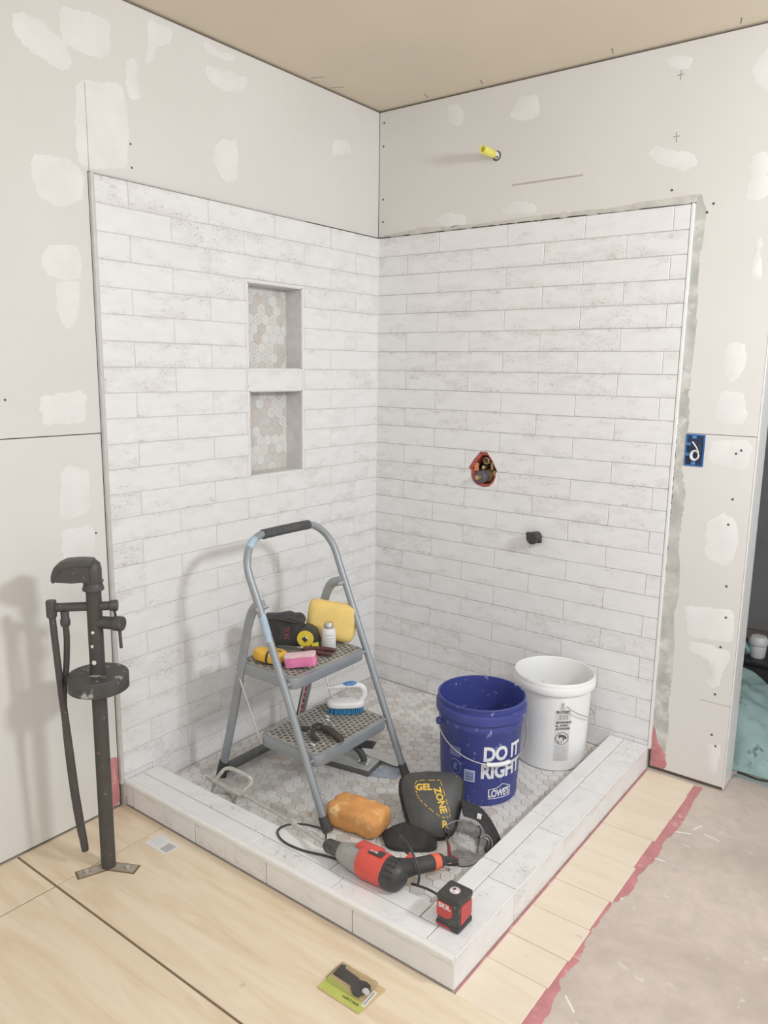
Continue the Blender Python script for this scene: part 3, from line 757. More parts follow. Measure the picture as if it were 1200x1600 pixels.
obj('rear_crossbar', tube(bmesh.new(), [(0.155, YL + 0.02, 0.030), (0.155, YR - 0.02, 0.030)], 0.017, 12), mat('dark_steel_bar', (0.16, 0.165, 0.17), 0.5, 0.3, var=0.15), lad, True, True)
TREAD = mat('tread_mat', (0.36, 0.345, 0.31), 0.8, var=0.2, scale=18, dirt=(0.62, 0.60, 0.55), dirt_amt=0.03, dirt_scale=16)
NUB = mat('tread_nub_rubber', (0.075, 0.072, 0.068), 0.8)
for (x0, x1, zt, y0, y1) in ((0.222, 0.494, 0.446, -1.053, -0.677), (0.330, 0.598, 0.216, -1.053, -0.677)):
    poly = rounded([(x0, y0), (x1, y0), (x1, y1), (x0, y1)], 0.045, 6)
    st = obj('step', prism(bmesh.new(), poly, zt - 0.036, zt, None, 0.003, 2), STEEL, lad, True, True)
    m = 0.013; pm = rounded([(x0 + m, y0 + m), (x1 - m, y0 + m), (x1 - m, y1 - m), (x0 + m, y1 - m)], 0.035, 6)
    obj('tread_mat', prism(bmesh.new(), pm, zt - 0.001, zt + 0.002), TREAD, st, False, True)
    nb = bmesh.new(); i = 0; x = x0 + 0.026
    while x < x1 - 0.022:
        y = y0 + (0.028 if i % 2 else 0.0385)
        while y < y1 - 0.022:
            b2 = bmesh.new(); ra, rb = 0.0066, 0.0032; A = []; B = []
            for k in range(10):
                c_, s_ = math.cos(2 * PI * k / 10), math.sin(2 * PI * k / 10)
                A.append(b2.verts.new((x + ra * c_, y + ra * s_, zt + 0.0022))); B.append(b2.verts.new((x + rb * c_, y + rb * s_, zt + 0.0032)))
            for k in range(10): b2.faces.new((A[k], A[(k + 1) % 10], B[(k + 1) % 10], B[k]))
            join(nb, b2); y += 0.021
        x += 0.0182; i += 1
    obj('tread_nubs', nb, NUB, st, False, True, kind='stuff')
    for y in (y0 + 0.002, y1 - 0.002):
        obj('rivet', cyl(bmesh.new(), (x0 + 0.02, y - 0.004, zt - 0.018), (x0 + 0.02, y + 0.004, zt - 0.018), 0.006, 10), STEELB, st, True, True)
        xf = fx(zt - 0.018)
        obj('rivet', cyl(bmesh.new(), (xf, y - 0.012, zt - 0.018), (xf, y + 0.012, zt - 0.018), 0.005, 10), STEELB, st, True, True)
ZU = 0.4495; ZLW = 0.2195

# ---- things on the upper step
b = soft_box(0.140, 0.058, 0.118, 0.016, 5, 0.008, 22.0, 4)
for v in b.verts:
    if v.co.z > 0.03: v.co.z += 0.006 * math.sin(v.co.x * 50) - (0.010 if v.co.x > 0.02 else 0)
t = thing('zip_pouch', 'black fabric zip pouch on the upper step behind the tape measure', 'pouch', (0.248, -0.838, ZU + 0.059), math.radians(38))
obj('pouch_body', b, mat('pouch_fabric', (0.045, 0.044, 0.046), 0.6, var=0.25, scale=40), t, True)
b = text_bm('SKIL', 0.026, 0.0002); bmesh.ops.transform(b, matrix=TM(0.012, -0.0312, -0.006, 0, 0, PI / 2) @ Matrix.Rotation(PI / 2, 4, 'Z'), verts=b.verts)
obj('lettering', b, mat('faded_red_print', (0.28, 0.08, 0.08), 0.7), t)
obj('flap', tube(bmesh.new(), spline([(-0.062, -0.026, 0.038), (-0.02, -0.032, 0.046), (0.03, -0.031, 0.036), (0.062, -0.024, 0.032)], 5), 0.004, 8), mat('pouch_fabric', (0, 0, 0)), t, True)

b = soft_box(0.178, 0.056, 0.140, 0.026, 6, 0.0022, 55.0, 9)
t = tag(obj('grout_sponge', b, mat('yellow_foam', (0.82, 0.60, 0.21), 0.9, var=0.05, scale=18, bump=0.3, dirt=(0.62, 0.44, 0.16), dirt_amt=-0.02, dirt_scale=60), None, True),
        'large clean yellow grout sponge leaning on the upper step', 'sponge')
t.matrix_world = TM(0.351, -0.703, ZU + 0.0765, math.radians(36), math.radians(8), math.radians(-12))

t = thing('tape_measure', 'yellow and black tape measure standing on the upper step', 'tape measure', (0.325, -0.800, ZU), math.radians(34))
pr = rounded([(-0.038, 0.0), (0.041, 0.0), (0.043, 0.024), (0.033, 0.066), (0.005, 0.082), (-0.024, 0.076), (-0.040, 0.044)], 0.022, 5)
MXZ = Matrix(((1, 0, 0, 0), (0, 0, 1, 0), (0, 1, 0, 0), (0, 0, 0, 1)))
obj('case', prism(bmesh.new(), pr, -0.021, 0.021, MXZ, 0.004, 2), BLACK, t, True)
YEL = mat('yellow_plastic', (0.78, 0.60, 0.06), 0.5, var=0.05)
obj('side_plate', lathe(bmesh.new(), [(0, 0.0), (0.030, 0.0), (0.029, 0.003), (0, 0.0035)], 24, TM(-0.006, -0.0208, 0.036, 0, 0, PI / 2)), YEL, t, True)
obj('nose_plate', prism(bmesh.new(), [(0.014, 0.002), (0.0405, 0.002), (0.0412, 0.026), (0.018, 0.020)], -0.0222, 0.0222, MXZ), mat('bright_yellow_plastic', (0.85, 0.76, 0.08), 0.5), t)
b = bmesh.new(); box(b, (-0.006, -0.0252, 0.036), (0.017, 0.0015, 0.017), rot=Matrix.Rotation(PI / 4, 4, 'Y')); obj('logo_diamond', b, BLACK, t)
b = bmesh.new(); box(b, (-0.001, -0.0262, 0.041), (0.016, 0.001, 0.004), rot=Matrix.Rotation(PI / 4, 4, 'Y')); obj('logo_bar', b, WTRIM, t)
obj('belt_clip', bx(bmesh.new(), -0.012, 0.006, 0.0215, 0.0245, 0.020, 0.062, 0.0005), STEELB, t)

t = thing('primer_bottle', 'small white bottle with a metal cap on the upper step', 'bottle', (0.398, -0.772, ZU))
obj('body', lathe(bmesh.new(), [(0, 0), (0.0235, 0), (0.025, 0.002), (0.025, 0.066), (0.022, 0.074), (0.0145, 0.078), (0.0145, 0.084), (0, 0.084)], 28), mat('bottle_white', (0.74, 0.74, 0.74), 0.4, var=0.03), t, True)
obj('cap', lathe(bmesh.new(), [(0, 0.079), (0.0165, 0.079), (0.0172, 0.081), (0.0172, 0.090), (0.0155, 0.0925), (0.0155, 0.096), (0.0145, 0.0975), (0, 0.0965)], 28), STEELB, t, True)
for i, z in enumerate((0.058, 0.046, 0.036, 0.026, 0.016)):
    b = bmesh.new(); box(b, (0.002 * (i % 2), z, 0.0003), (0.030 - 0.005 * (i % 3), 0.0024, 0.0006)); wrap(b, 0.0251, -0.75); obj('print_line', b, mat('label_grey_print', (0.48, 0.47, 0.46), 0.6), t)

t = thing('chalk_reel', 'orange-yellow chalk line reel lying at the left of the upper step', 'chalk reel', (0.328, -0.985, ZU), math.radians(28))
pr = rounded([(-0.062, -0.014), (-0.020, -0.034), (0.030, -0.036), (0.052, -0.018), (0.052, 0.018), (0.030, 0.036), (-0.020, 0.034), (-0.062, 0.014)], 0.02, 4)
ORY = mat('orange_yellow_plastic', (0.80, 0.48, 0.06), 0.45, var=0.06, dirt=(0.55, 0.36, 0.12), dirt_amt=0.0)
obj('case', prism(bmesh.new(), pr, 0.003, 0.040, TM(0, 0, 0, 0, 0.10), 0.010, 3), ORY, t, True)
b = bmesh.new(); tube(b, [(0.014 * math.cos(k * PI / 8) + 0.022, 0.014 * math.sin(k * PI / 8), 0.0392 - 0.10 * (0.014 * math.cos(k * PI / 8) + 0.022)) for k in range(16)], 0.002, 6, closed=True)
obj('crank_ring', b, mat('brown_groove', (0.30, 0.18, 0.05), 0.6), t, True)
obj('crank_arm', box(bmesh.new(), (0.024, 0.003, 0.038), (0.018, 0.004, 0.003), 0.0008), BLACK, t)
b = bmesh.new(); tube(b, [(-0.005, -0.030, 0.001 + 0.0), (-0.006, -0.037, 0.018), (-0.004, -0.033, 0.036), (-0.002, -0.020, 0.042)], 0.004, 8); obj('rubber_band', b, BLACK, t, True)
obj('base_pad', prism(bmesh.new(), [(0.02, -0.038), (0.055, -0.03), (0.06, 0.0), (0.03, -0.005)], 0.0, 0.012, None, 0.002, 1), BLACK, t, True)

t = thing('pink_sponge', 'small pink sponge with a pale top at the front edge of the upper step', 'sponge', (0.448, -0.962, ZU), math.radians(30))
pk = rounded([(-0.052, -0.018), (-0.022, -0.020), (0.0, -0.015), (0.026, -0.018), (0.052, -0.020), (0.052, 0.018), (0.024, 0.018), (0.0, 0.014), (-0.026, 0.018), (-0.052, 0.018)], 0.008, 3)
MT = TM(0, 0, 0.0, 0, -0.16)
obj('foam', prism(bmesh.new(), pk, 0.009, 0.040, MT, 0.003, 2), mat('pink_foam', (0.76, 0.22, 0.42), 0.9, var=0.08, scale=60, bump=0.3), t, True)
obj('scrub_layer', prism(bmesh.new(), pk, 0.0402, 0.052, MT, 0.002, 1), mat('pale_pink_foam', (0.80, 0.56, 0.60), 0.9, var=0.06, scale=60, bump=0.3), t, True)

MAROON = mat('dark_maroon_grip', (0.115, 0.045, 0.042), 0.55, var=0.2)
t = thing('tin_snips', 'dark red handled snips lying across the upper step', 'snips', (0.345, -0.850, ZU), math.radians(22))
for s in (-1, 1):
    obj('handle', tube(bmesh.new(), spline([(0.115, 0.020 * s, 0.010), (0.08, 0.021 * s, 0.011), (0.03, 0.014 * s, 0.011), (0.0, 0.004 * s, 0.011)], 5), [0.0045] + [0.0075] * 13 + [0.006, 0.005], 10), MAROON, t, True)
    obj('blade', prism(bmesh.new(), [(0.0, -0.008 * s), (-0.03, -0.009 * s), (-0.095, 0.001 * s), (-0.03, 0.008 * s), (0.0, 0.008 * s)][::s], 0.006 if s > 0 else 0.0105, 0.010 if s > 0 else 0.0145), STEELB, t)
obj('pivot_bolt', lathe(bmesh.new(), [(0, 0), (0.008, 0), (0.008, 0.013), (0.005, 0.016), (0, 0.016)], 14, TM(-0.004, 0, 0.003)), STEELB, t, True)
t = thing('utility_knife', 'thin dark utility knife lying beside the black pouch', 'knife', (0.300, -0.905, ZU), math.radians(24))
obj('handle', box(bmesh.new(), (0, 0, 0.008), (0.150, 0.020, 0.014), 0.005, 2), mat('grey_metal_handle', (0.18, 0.17, 0.165), 0.5, 0.3, var=0.3, scale=50), t, True)
obj('blade', prism(bmesh.new(), [(0.074, -0.007), (0.100, 0.004), (0.074, 0.006)], 0.0075, 0.0085), STEELB, t)
t = tag(obj('carpenter_pencil', box(bmesh.new(), (0, 0, 0), (0.09, 0.012, 0.007), 0.002), mat('blue_pencil_paint', (0.12, 0.22, 0.56), 0.5)), 'short flat blue carpenter pencil behind the pink sponge', 'pencil')
t.matrix_world = TM(0.398, -0.925, ZU + 0.0036, math.radians(30))

# ---- things on the lower step
t = thing('scrub_brush', 'white scrub brush with blue bristles and loop handle on the lower step', 'brush', (0.452, -0.742, ZLW), math.radians(43))
WH = mat('white_plastic', (0.78, 0.78, 0.78), 0.4, var=0.03)
pl_ = [(0.066 * math.copysign(abs(math.cos(a)) ** 0.7, math.cos(a)), 0.029 * math.copysign(abs(math.sin(a)) ** 0.8, math.sin(a))) for a in [2 * PI * k / 32 for k in range(32)]]
obj('base', prism(bmesh.new(), pl_, 0.020, 0.044, None, 0.008, 3), WH, t, True)
b = bmesh.new(); BLU = mat('blue_bristle', (0.05, 0.22, 0.42), 0.7, var=0.35, scale=160)
for i in range(17):
    for j in range(7):
        x = -0.058 + i * 0.00725; y = -0.022 + j * 0.0073
        if (x / 0.064) ** 2 + (y / 0.028) ** 2 < 1.05:
            tube(b, [(x, y, 0.021), (x * 1.05 + random.uniform(-.001, .001), y * 1.12 + random.uniform(-.001, .001), 0.001)], [0.0028, 0.0034], 5)
obj('bristles', b, BLU, t, kind='stuff')
obj('handle', tube(bmesh.new(), spline([(0.050, 0, 0.036), (0.064, 0, 0.058), (0.064, 0, 0.082), (0.050, 0, 0.097), (0.025, 0, 0.099), (-0.005, 0, 0.098), (-0.038, 0, 0.094), (-0.066, 0, 0.092)], 5), [0.012] * 8 + [0.0115] * 6 + [0.010] * 10 + [0.0085] * 8 + [0.006] * 4, 12), WH, t, True)
obj('handle_pad', tube(bmesh.new(), spline([(0.040, 0, 0.103), (0.015, 0, 0.1045), (-0.012, 0, 0.1015)], 5), [0.005, 0.007, 0.009, 0.0095, 0.010, 0.010, 0.0095, 0.009, 0.008, 0.006, 0.004], 10), mat('blue_grip', (0.10, 0.24, 0.55), 0.5), t, True)

t = thing('tile_nippers', 'dark handled tile nippers lying open on the lower step', 'nippers', (0.500, -0.925, ZLW), math.radians(-3))
DKB = mat('dark_brown_grip', (0.075, 0.062, 0.056), 0.6, var=0.2)
obj('handle', tube(bmesh.new(), spline([(-0.010, 0.018, 0.012), (0.02, 0.016, 0.014), (0.06, 0.008, 0.014), (0.096, -0.002, 0.013)], 4), [0.008, 0.010, 0.0115, 0.012, 0.0125, 0.0125, 0.0125, 0.0125, 0.0125, 0.012, 0.012, 0.011, 0.009], 12), DKB, t, True)
obj('handle', tube(bmesh.new(), spline([(-0.03, -0.002, 0.008), (-0.01, -0.03, 0.009), (0.015, -0.046, 0.010), (0.035, -0.050, 0.010)], 4), [0.006] * 5 + [0.008] * 7 + [0.006], 10), BLACK, t, True)
b = bmesh.new(); tube(b, [(0.016 * math.cos(k * PI / 7) - 0.035, 0.016 * math.sin(k * PI / 7) + 0.018, 0.010) for k in range(14)], 0.005, 8, closed=True); obj('jaw_ring', b, BLACK, t, True)
obj('jaw', prism(bmesh.new(), [(-0.05, -0.005), (-0.075, -0.018), (-0.08, -0.040), (-0.062, -0.036), (-0.045, -0.020)], 0.004, 0.014, None, 0.002, 1), BLACK, t, True)
obj('spring_wire', tube(bmesh.new(), [(-0.03, 0.03, 0.012), (-0.01, 0.038, 0.015), (0.004, 0.050, 0.016)], 0.0014, 6), STEELB, t)
for i, (x, y, l) in enumerate([(0.448, -0.835, 'beside the nippers'), (0.428, -0.815, 'near the scrub brush'), (0.530, -1.000, 'by the left front leg')]):
    o = tag(obj('tile_chip', prism(bmesh.new(), [(-0.008, -0.003), (0.006, -0.005), (0.010, 0.002), (-0.004, 0.004)], 0, 0.003), WTRIM), 'small white tile chip on the lower step ' + l, 'tile chip', 'tile chips on the lower step')
    o.location = (x, y, ZLW + 0.001)

# ---- behind and under the ladder
t = thing('grout_float', 'rubber grout float with dark handle lying under the ladder', 'float', (0.408, -0.712, 0.0005), math.radians(10))
obj('rubber_pad', bx(bmesh.new(), -0.140, 0.140, -0.050, 0.050, 0.0, 0.016, 0.002), mat('dark_grey_rubber', (0.12, 0.12, 0.12), 0.8), t)
obj('plate', bx(bmesh.new(), -0.136, 0.136, -0.046, 0.046, 0.0163, 0.024, 0.002), mat('pale_grey_plate', (0.42, 0.42, 0.41), 0.6, var=0.15), t)
obj('bracket', tube(bmesh.new(), spline([(0.095, 0.0, 0.024), (0.088, 0, 0.045), (0.070, 0, 0.066), (0.050, 0, 0.076)], 4), 0.012, 10), mat('dark_bracket', (0.07, 0.07, 0.075), 0.5), t, True)
obj('bracket_foot', bx(bmesh.new(), 0.075, 0.118, -0.022, 0.022, 0.0243, 0.030, 0.002), STEELB, t)
obj('handle', tube(bmesh.new(), spline([(-0.05, 0.0, 0.070), (0.0, 0.0, 0.082), (0.06, 0.0, 0.088), (0.118, 0.012, 0.090), (0.128, 0.014, 0.088)], 4), [0.010] + [0.0145] * 13 + [0.013, 0.011, 0.008], 12), BLACK, t, True)

t = thing('finishing_trowel', 'thin steel trowel with a blue plastic handle beside the grout float', 'trowel', (0.505, -0.612, 0.0005), math.radians(2))
obj('blade', prism(bmesh.new(), rounded([(-0.10, -0.030), (0.085, -0.022), (0.115, 0.0), (0.085, 0.022), (-0.10, 0.030)], 0.012, 3), 0.014, 0.0155, TM(0, 0, 0, 0, 0.06)), STEELB, t)
obj('handle', tube(bmesh.new(), [(-0.19, 0, 0.012), (-0.15, 0, 0.018), (-0.09, 0, 0.026)], [0.009, 0.011, 0.008], 10), mat('red_brown_handle', (0.22, 0.07, 0.06), 0.5), t, True)
t = tag(obj('plastic_spreader', prism(bmesh.new(), rounded([(-0.05, -0.042), (0.055, -0.050), (0.062, 0.045), (-0.04, 0.038)], 0.012, 4), 0.0, 0.0035), mat('translucent_blue', (0.34, 0.38, 0.45), 0.5, var=0.25, scale=14, dirt=(0.52, 0.52, 0.53), dirt_amt=0.09)),
        'flat hazy blue plastic spreader on the floor by the right front leg', 'spreader')
t.location = (0.570, -0.672, 0.0006); t.rotation_euler = (0, 0, 0.5)

# ================================================================ BUCKETS
def bucket(name, label, cat, loc, prof, material, group):
    t = thing(name, label, cat, loc, 0, group)
    obj('shell', lathe(bmesh.new(), prof, 64), material, t, True); return t


def bail(R, z, drop, a_mid, n=24, half=PI / 2):
    return [((R + 0.004) * math.cos(a_mid + u), (R + 0.004) * math.sin(a_mid + u), z - drop * math.cos(u) ** 0.8 if abs(u) < PI / 2 - 1e-6 else z) for u in [-half + 2 * half * k / n for k in range(n + 1)]]


AB = math.atan2(-0.875, 0.485)
BLUEB = mat('blue_bucket_plastic', (0.050, 0.065, 0.265), 0.45, var=0.10, scale=10, dirt=(0.36, 0.39, 0.58), dirt_amt=0.0, dirt_scale=38)
prof = [(0, 0.0), (0.126, 0.0), (0.130, 0.004), (0.1400, 0.252), (0.1430, 0.256), (0.1435, 0.277), (0.1410, 0.281), (0.1412, 0.288), (0.1525, 0.292), (0.1535, 0.318), (0.1515, 0.323), (0.1440, 0.326), (0.1445, 0.337), (0.1485, 0.339), (0.1490, 0.344), (0.1465, 0.3465),
        (0.1425, 0.345), (0.1395, 0.30), (0.1265, 0.012), (0, 0.010)]
bb = bucket('bucket', 'blue plastic bucket with white lettering and wire handle', 'bucket', (0.888, -0.545, 0.0008), prof, BLUEB, 'five gallon buckets in the shower')
WPR = mat('white_print', (0.80, 0.80, 0.82), 0.5, var=0.03)


def RB(z): return 0.1305 + (z - 0.004) * 0.0425 + 0.0002


b = text_bm('DO IT', 0.070, 0.0028, spacing=0.97, align='LEFT'); bmesh.ops.transform(b, matrix=TM(0.004, 0.187, 0.0002) @ Matrix.Diagonal((0.80, 0.98, 1, 1)), verts=b.verts); obj('lettering', wrap(b, RB, AB + 0.06), WPR, bb)
b = text_bm('RIGHT', 0.070, 0.0028, spacing=0.97, align='LEFT'); bmesh.ops.transform(b, matrix=TM(0.0, 0.125, 0.0002) @ Matrix.Diagonal((0.80, 0.98, 1, 1)), verts=b.verts); obj('lettering', wrap(b, RB, AB + 0.04), WPR, bb)
b = text_bm("LOWE'S", 0.036, 0.0013, spacing=0.95); bmesh.ops.transform(b, matrix=TM(0.074, 0.045, 0.0002) @ Matrix.Diagonal((0.68, 1, 1, 1)), verts=b.verts); obj('logo_lettering', wrap(b, RB, AB), WPR, bb)
lg = [(0.034, 0.028), (0.120, 0.028), (0.120, 0.062), (0.110, 0.064), (0.100, 0.071), (0.084, 0.077), (0.072, 0.069), (0.058, 0.064), (0.034, 0.062)]
b = bmesh.new(); tube(b, [(x, y, 0.0004) for x, y in lg], 0.0013, 4, closed=True); obj('logo_outline', wrap(b, RB, AB), WPR, bb)
b = bmesh.new(); box(b, (-0.030, 0.108, 0.0002), (0.036, 0.042, 0.0006)); obj('barcode_label', wrap(b, RB, AB), mat('pale_blue_label', (0.50, 0.56, 0.72), 0.6), bb)
for k in range(9):
    b = bmesh.new(); box(b, (-0.030, 0.094 + k * 0.0035, 0.0006), (0.028, 0.0012 if k % 3 else 0.0022, 0.0006)); obj('barcode_line', wrap(b, RB, AB), BLUEB, bb)
FAINT = mat('faint_blue_print', (0.16, 0.19, 0.40), 0.6)
b = bmesh.new(); tube(b, [(-0.083 + 0.022 * math.cos(k * PI / 12), 0.128 + 0.026 * math.sin(k * PI / 12), 0.0003) for k in range(24)], 0.0014, 4, closed=True); obj('warning_circle', wrap(b, RB, AB), FAINT, bb)
b = bmesh.new(); prism(b, [(-0.091, 0.116), (-0.086, 0.113), (-0.083, 0.121), (-0.078, 0.114), (-0.074, 0.117), (-0.079, 0.128), (-0.074, 0.138), (-0.080, 0.143), (-0.087, 0.139), (-0.091, 0.130)], 0, 0.0006); obj('warning_figure', wrap(b, RB, AB), FAINT, bb)
b = bmesh.new(); box(b, (-0.085, 0.182, 0.0001), (0.044, 0.036, 0.0006)); obj('warning_panel', wrap(b, RB, AB), FAINT, bb)
pts = bail(0.1535, 0.262, 0.100, AB + 0.42)
obj('bail', tube(bmesh.new(), pts, 0.0022, 8), STEELB, bb, True)
obj('bail_grip', tube(bmesh.new(), pts[10:15], 0.0075, 10), WH, bb, True)
for s in (-1, 1):
    a = AB + 0.42 + s * PI / 2
    obj('ear', lathe(bmesh.new(), [(0, -0.004), (0.014, -0.004), (0.012, 0.006), (0, 0.007)], 14, Matrix.Translation((0.153 * math.cos(a), 0.153 * math.sin(a), 0.260)) @ Matrix.Rotation(a, 4, 'Z') @ Matrix.Rotation(PI / 2, 4, 'Y')), BLUEB, bb, True)

AW = math.atan2(-0.916, 0.40)
WB = mat('white_bucket_plastic', (0.86, 0.86, 0.85), 0.4, var=0.03, scale=8, dirt=(0.66, 0.65, 0.62), dirt_amt=-0.03, dirt_scale=22)
prof = [(0, 0.0), (0.120, 0.0), (0.125, 0.004), (0.1345, 0.284), (0.1390, 0.288), (0.1398, 0.292), (0.1470, 0.295), (0.1485, 0.300), (0.1490, 0.316), (0.1460, 0.321), (0.1452, 0.324), (0.1455, 0.332), (0.1425, 0.337), (0.1395, 0.335), (0.1365, 0.318), (0.1335, 0.27), (0.121, 0.012), (0, 0.010)]
wbk = bucket('bucket', 'white plastic bucket with a black and white warning label', 'bucket', (0.985, -0.182, 0.0008), prof, WB, 'five gallon buckets in the shower')


def RWB(z): return 0.125 + (z - 0.004) * 0.0349 + 0.0002


b = bmesh.new(); box(b, (0.040, 0.140, 0.0001), (0.056, 0.196, 0.0004)); obj('warning_label', wrap(b, RWB, AW), mat('label_grey', (0.70, 0.69, 0.68), 0.6, var=0.04), wbk)
INK = mat('black_ink', (0.10, 0.10, 0.10), 0.6)


def ink(draw, name='label_print', m=INK):
    b = bmesh.new(); draw(b); bmesh.ops.translate(b, vec=(0, 0, 0.0006), verts=b.verts); obj(name, wrap(b, RWB, AW), m, wbk)


b = text_bm('BUCKET', 0.013, 0.0004); bmesh.ops.translate(b, vec=(0.040, 0.231, 0.0008), verts=b.verts); obj('label_heading', wrap(b, RWB, AW), INK, wbk)
for k in range(9): ink(lambda b, k=k: box(b, (0.024 + k * 0.004, 0.212, 0), (0.0012 + 0.0008 * (k % 3), 0.020, 0.0004)), 'barcode_bar', mat('grey_ink', (0.35, 0.35, 0.35), 0.6))
for k, t_ in enumerate(('WARNING', 'AVISO', 'DANGER')):
    b = text_bm(t_, 0.011, 0.0004); bmesh.ops.translate(b, vec=(0.045, 0.192 - k * 0.012, 0.0008), verts=b.verts); obj('label_heading', wrap(b, RWB, AW), INK, wbk)
    ink(lambda b, k=k: prism(b, [(0.015, 0.187 - k * 0.012), (0.024, 0.187 - k * 0.012), (0.0195, 0.196 - k * 0.012)], 0, 0.0004), 'warning_triangle')
ink(lambda b: tube(b, [(0.040 + 0.023 * math.cos(j * PI / 14), 0.130 + 0.023 * math.sin(j * PI / 14), 0) for j in range(28)], 0.0012, 4, closed=True), 'pictogram_circle')
ink(lambda b: prism(b, [(0.026, 0.138), (0.030, 0.146), (0.040, 0.145), (0.052, 0.141), (0.058, 0.130), (0.053, 0.126), (0.050, 0.132), (0.047, 0.122), (0.043, 0.124), (0.043, 0.133), (0.034, 0.136), (0.031, 0.130)], 0, 0.0004), 'pictogram_figure')
ink(lambda b: tube(b, [(0.026, 0.124, 0), (0.026, 0.114, 0), (0.040, 0.114, 0), (0.040, 0.122, 0)], 0.001, 4), 'pictogram_bucket')
for k in range(11): ink(lambda b, k=k: box(b, (0.038 + 0.003 * (k % 2), 0.098 - k * 0.0052, 0), (0.044 - 0.005 * (k % 3), 0.0018, 0.0003)), 'label_line', mat('light_grey_ink', (0.50, 0.49, 0.48), 0.6))
pts = bail(0.1475, 0.262, 0.085, AW + 0.33 + PI / 2)
obj('bail', tube(bmesh.new(), pts, 0.0022, 8), STEELB, wbk, True)
for a in (AW + 0.33, AW + 0.33 + PI):
    obj('ear', lathe(bmesh.new(), [(0, -0.012), (0.011, -0.012), (0.009, 0.004), (0, 0.005)], 14, Matrix.Translation((0.146 * math.cos(a), 0.146 * math.sin(a), 0.262)) @ Matrix.Rotation(a, 4, 'Z') @ Matrix.Rotation(PI / 2, 4, 'Y')), WB, wbk, True)

# ================================================================ THINGS ON THE SHOWER FLOOR AND CURB
# wet orange sponge
b = soft_box(0.190, 0.112, 0.080, 0.026, 8, 0.006, 28.0, 2)
b2v = [v.co.copy() for v in b.verts]
for v in b.verts: v.co += Vector((0, 0, 0.004 * noise.noise(v.co * 45 + Vector((3, 3, 3)))))
o = tag(obj('wet_sponge', b, mat('orange_foam', (0.68, 0.325, 0.11), 0.85, var=0.16, scale=14, bump=0.35, dirt=(0.82, 0.60, 0.30), dirt_amt=0.07, dirt_scale=15), None, True), 'grubby orange sponge lying on the shower floor', 'sponge')
o.matrix_world = TM(0.716, -0.994, 0.0405, math.radians(7))

# knee pads
FOAM = mat('kneepad_foam', (0.040, 0.039, 0.040), 0.85, var=0.25, scale=50)
SHELL = mat('kneepad_shell', (0.070, 0.069, 0.068), 0.5, var=0.15, scale=25)
YPR = mat('yellow_print', (0.78, 0.50, 0.08), 0.6)
KO = [(-0.045, 0.0), (0.035, 0.0), (0.064, 0.03), (0.086, 0.10), (0.098, 0.16), (0.094, 0.192), (0.070, 0.207), (0.0, 0.212), (-0.070, 0.207), (-0.097, 0.190), (-0.100, 0.155), (-0.088, 0.09), (-0.070, 0.03)]


def dome(poly, h, h0=0.0, power=3.0, rings=7):
    p = rounded(poly, 0.03, 4); c = Vector((sum(a for a, q in p) / len(p), sum(q for a, q in p) / len(p))); b = bmesh.new(); R = []
    for i in range(rings):
        f = 1 - i / rings; z = h0 + h * (1 - f ** power)
        R.append([b.verts.new((c.x + (x - c.x) * f, c.y + (y - c.y) * f, z)) for x, y in p])
    n = len(p)
    for A, B in zip(R, R[1:]):
        for k in range(n): b.faces.new((A[k], A[(k + 1) % n], B[(k + 1) % n], B[k]))
    cv = b.verts.new((c.x, c.y, h0 + h))
    for k in range(n): b.faces.new((R[-1][k], R[-1][(k + 1) % n], cv))
    bot = [b.verts.new((x, y, h0 - 0.012)) for x, y in p]
    for k in range(n): b.faces.new((bot[k], bot[(k + 1) % n], R[0][(k + 1) % n], R[0][k]))
    b.faces.new(bot[::-1]); bmesh.ops.recalc_face_normals(b, faces=b.faces)
    return b


def on_dome(b, h, M):
    """drape flat print over the pad's dome"""
    for v in b.verts:
        hit = KBV.ray_cast(Vector((v.co.x, v.co.y, 1.0)), Vector((0, 0, -1)))[0]
        v.co.z += (hit.z if hit is not None else 0.0) + 0.0008
    bmesh.ops.transform(b, matrix=M, verts=b.verts); return b


_kd = dome(KO, 0.026); KBV = BVHTree.FromBMesh(_kd); _kd.free()
t = thing('knee_pad', 'black knee pad with yellow lettering leaning against the blue bucket', 'knee pad', (0.950, -0.915, 0.0), 0, 'knee pads')
v_ = Vector((-0.140, 0.095, 0.135)); w_ = Vector((0.80, 0.60, 0.02))
KM = frame((0.0, 0.0, 0.020), w_, v_) @ Matrix.Diagonal((0.98, 0.96, 1, 1))
b = dome(KO, 0.026); bmesh.ops.transform(b, matrix=KM, verts=b.verts); obj('shell', b, SHELL, t, True)
b = dome([(x * 1.10, y * 1.05 - 0.006) for x, y in KO], 0.004, -0.018); bmesh.ops.transform(b, matrix=KM, verts=b.verts); obj('foam_liner', b, FOAM, t, True)
b = text_bm('GEL', 0.030, 0.0011, 0.0004); bmesh.ops.translate(b, vec=(-0.028, 0.148, 0), verts=b.verts); obj('lettering', on_dome(b, 0.026, KM), YPR, t)
b = text_bm('ZONE', 0.030, 0.0011, 0.0004); bmesh.ops.transform(b, matrix=TM(0.022, 0.106, 0, math.radians(-76)), verts=b.verts); obj('lettering', on_dome(b, 0.026, KM), YPR, t)
b = text_bm('R', 0.030, 0.0011, 0.0004); bmesh.ops.translate(b, vec=(0.034, 0.032, 0), verts=b.verts); obj('side_letter', on_dome(b, 0.026, KM), YPR, t)
dash = [(-0.052, 0.130), (-0.056, 0.160), (-0.042, 0.172), (0.016, 0.172), (0.026, 0.168), (0.040, 0.110), (0.052, 0.066), (0.046, 0.056), (0.020, 0.056), (-0.020, 0.086), (-0.044, 0.112)]
ds = spline([(x, y, 0) for x, y in dash], 6, True)
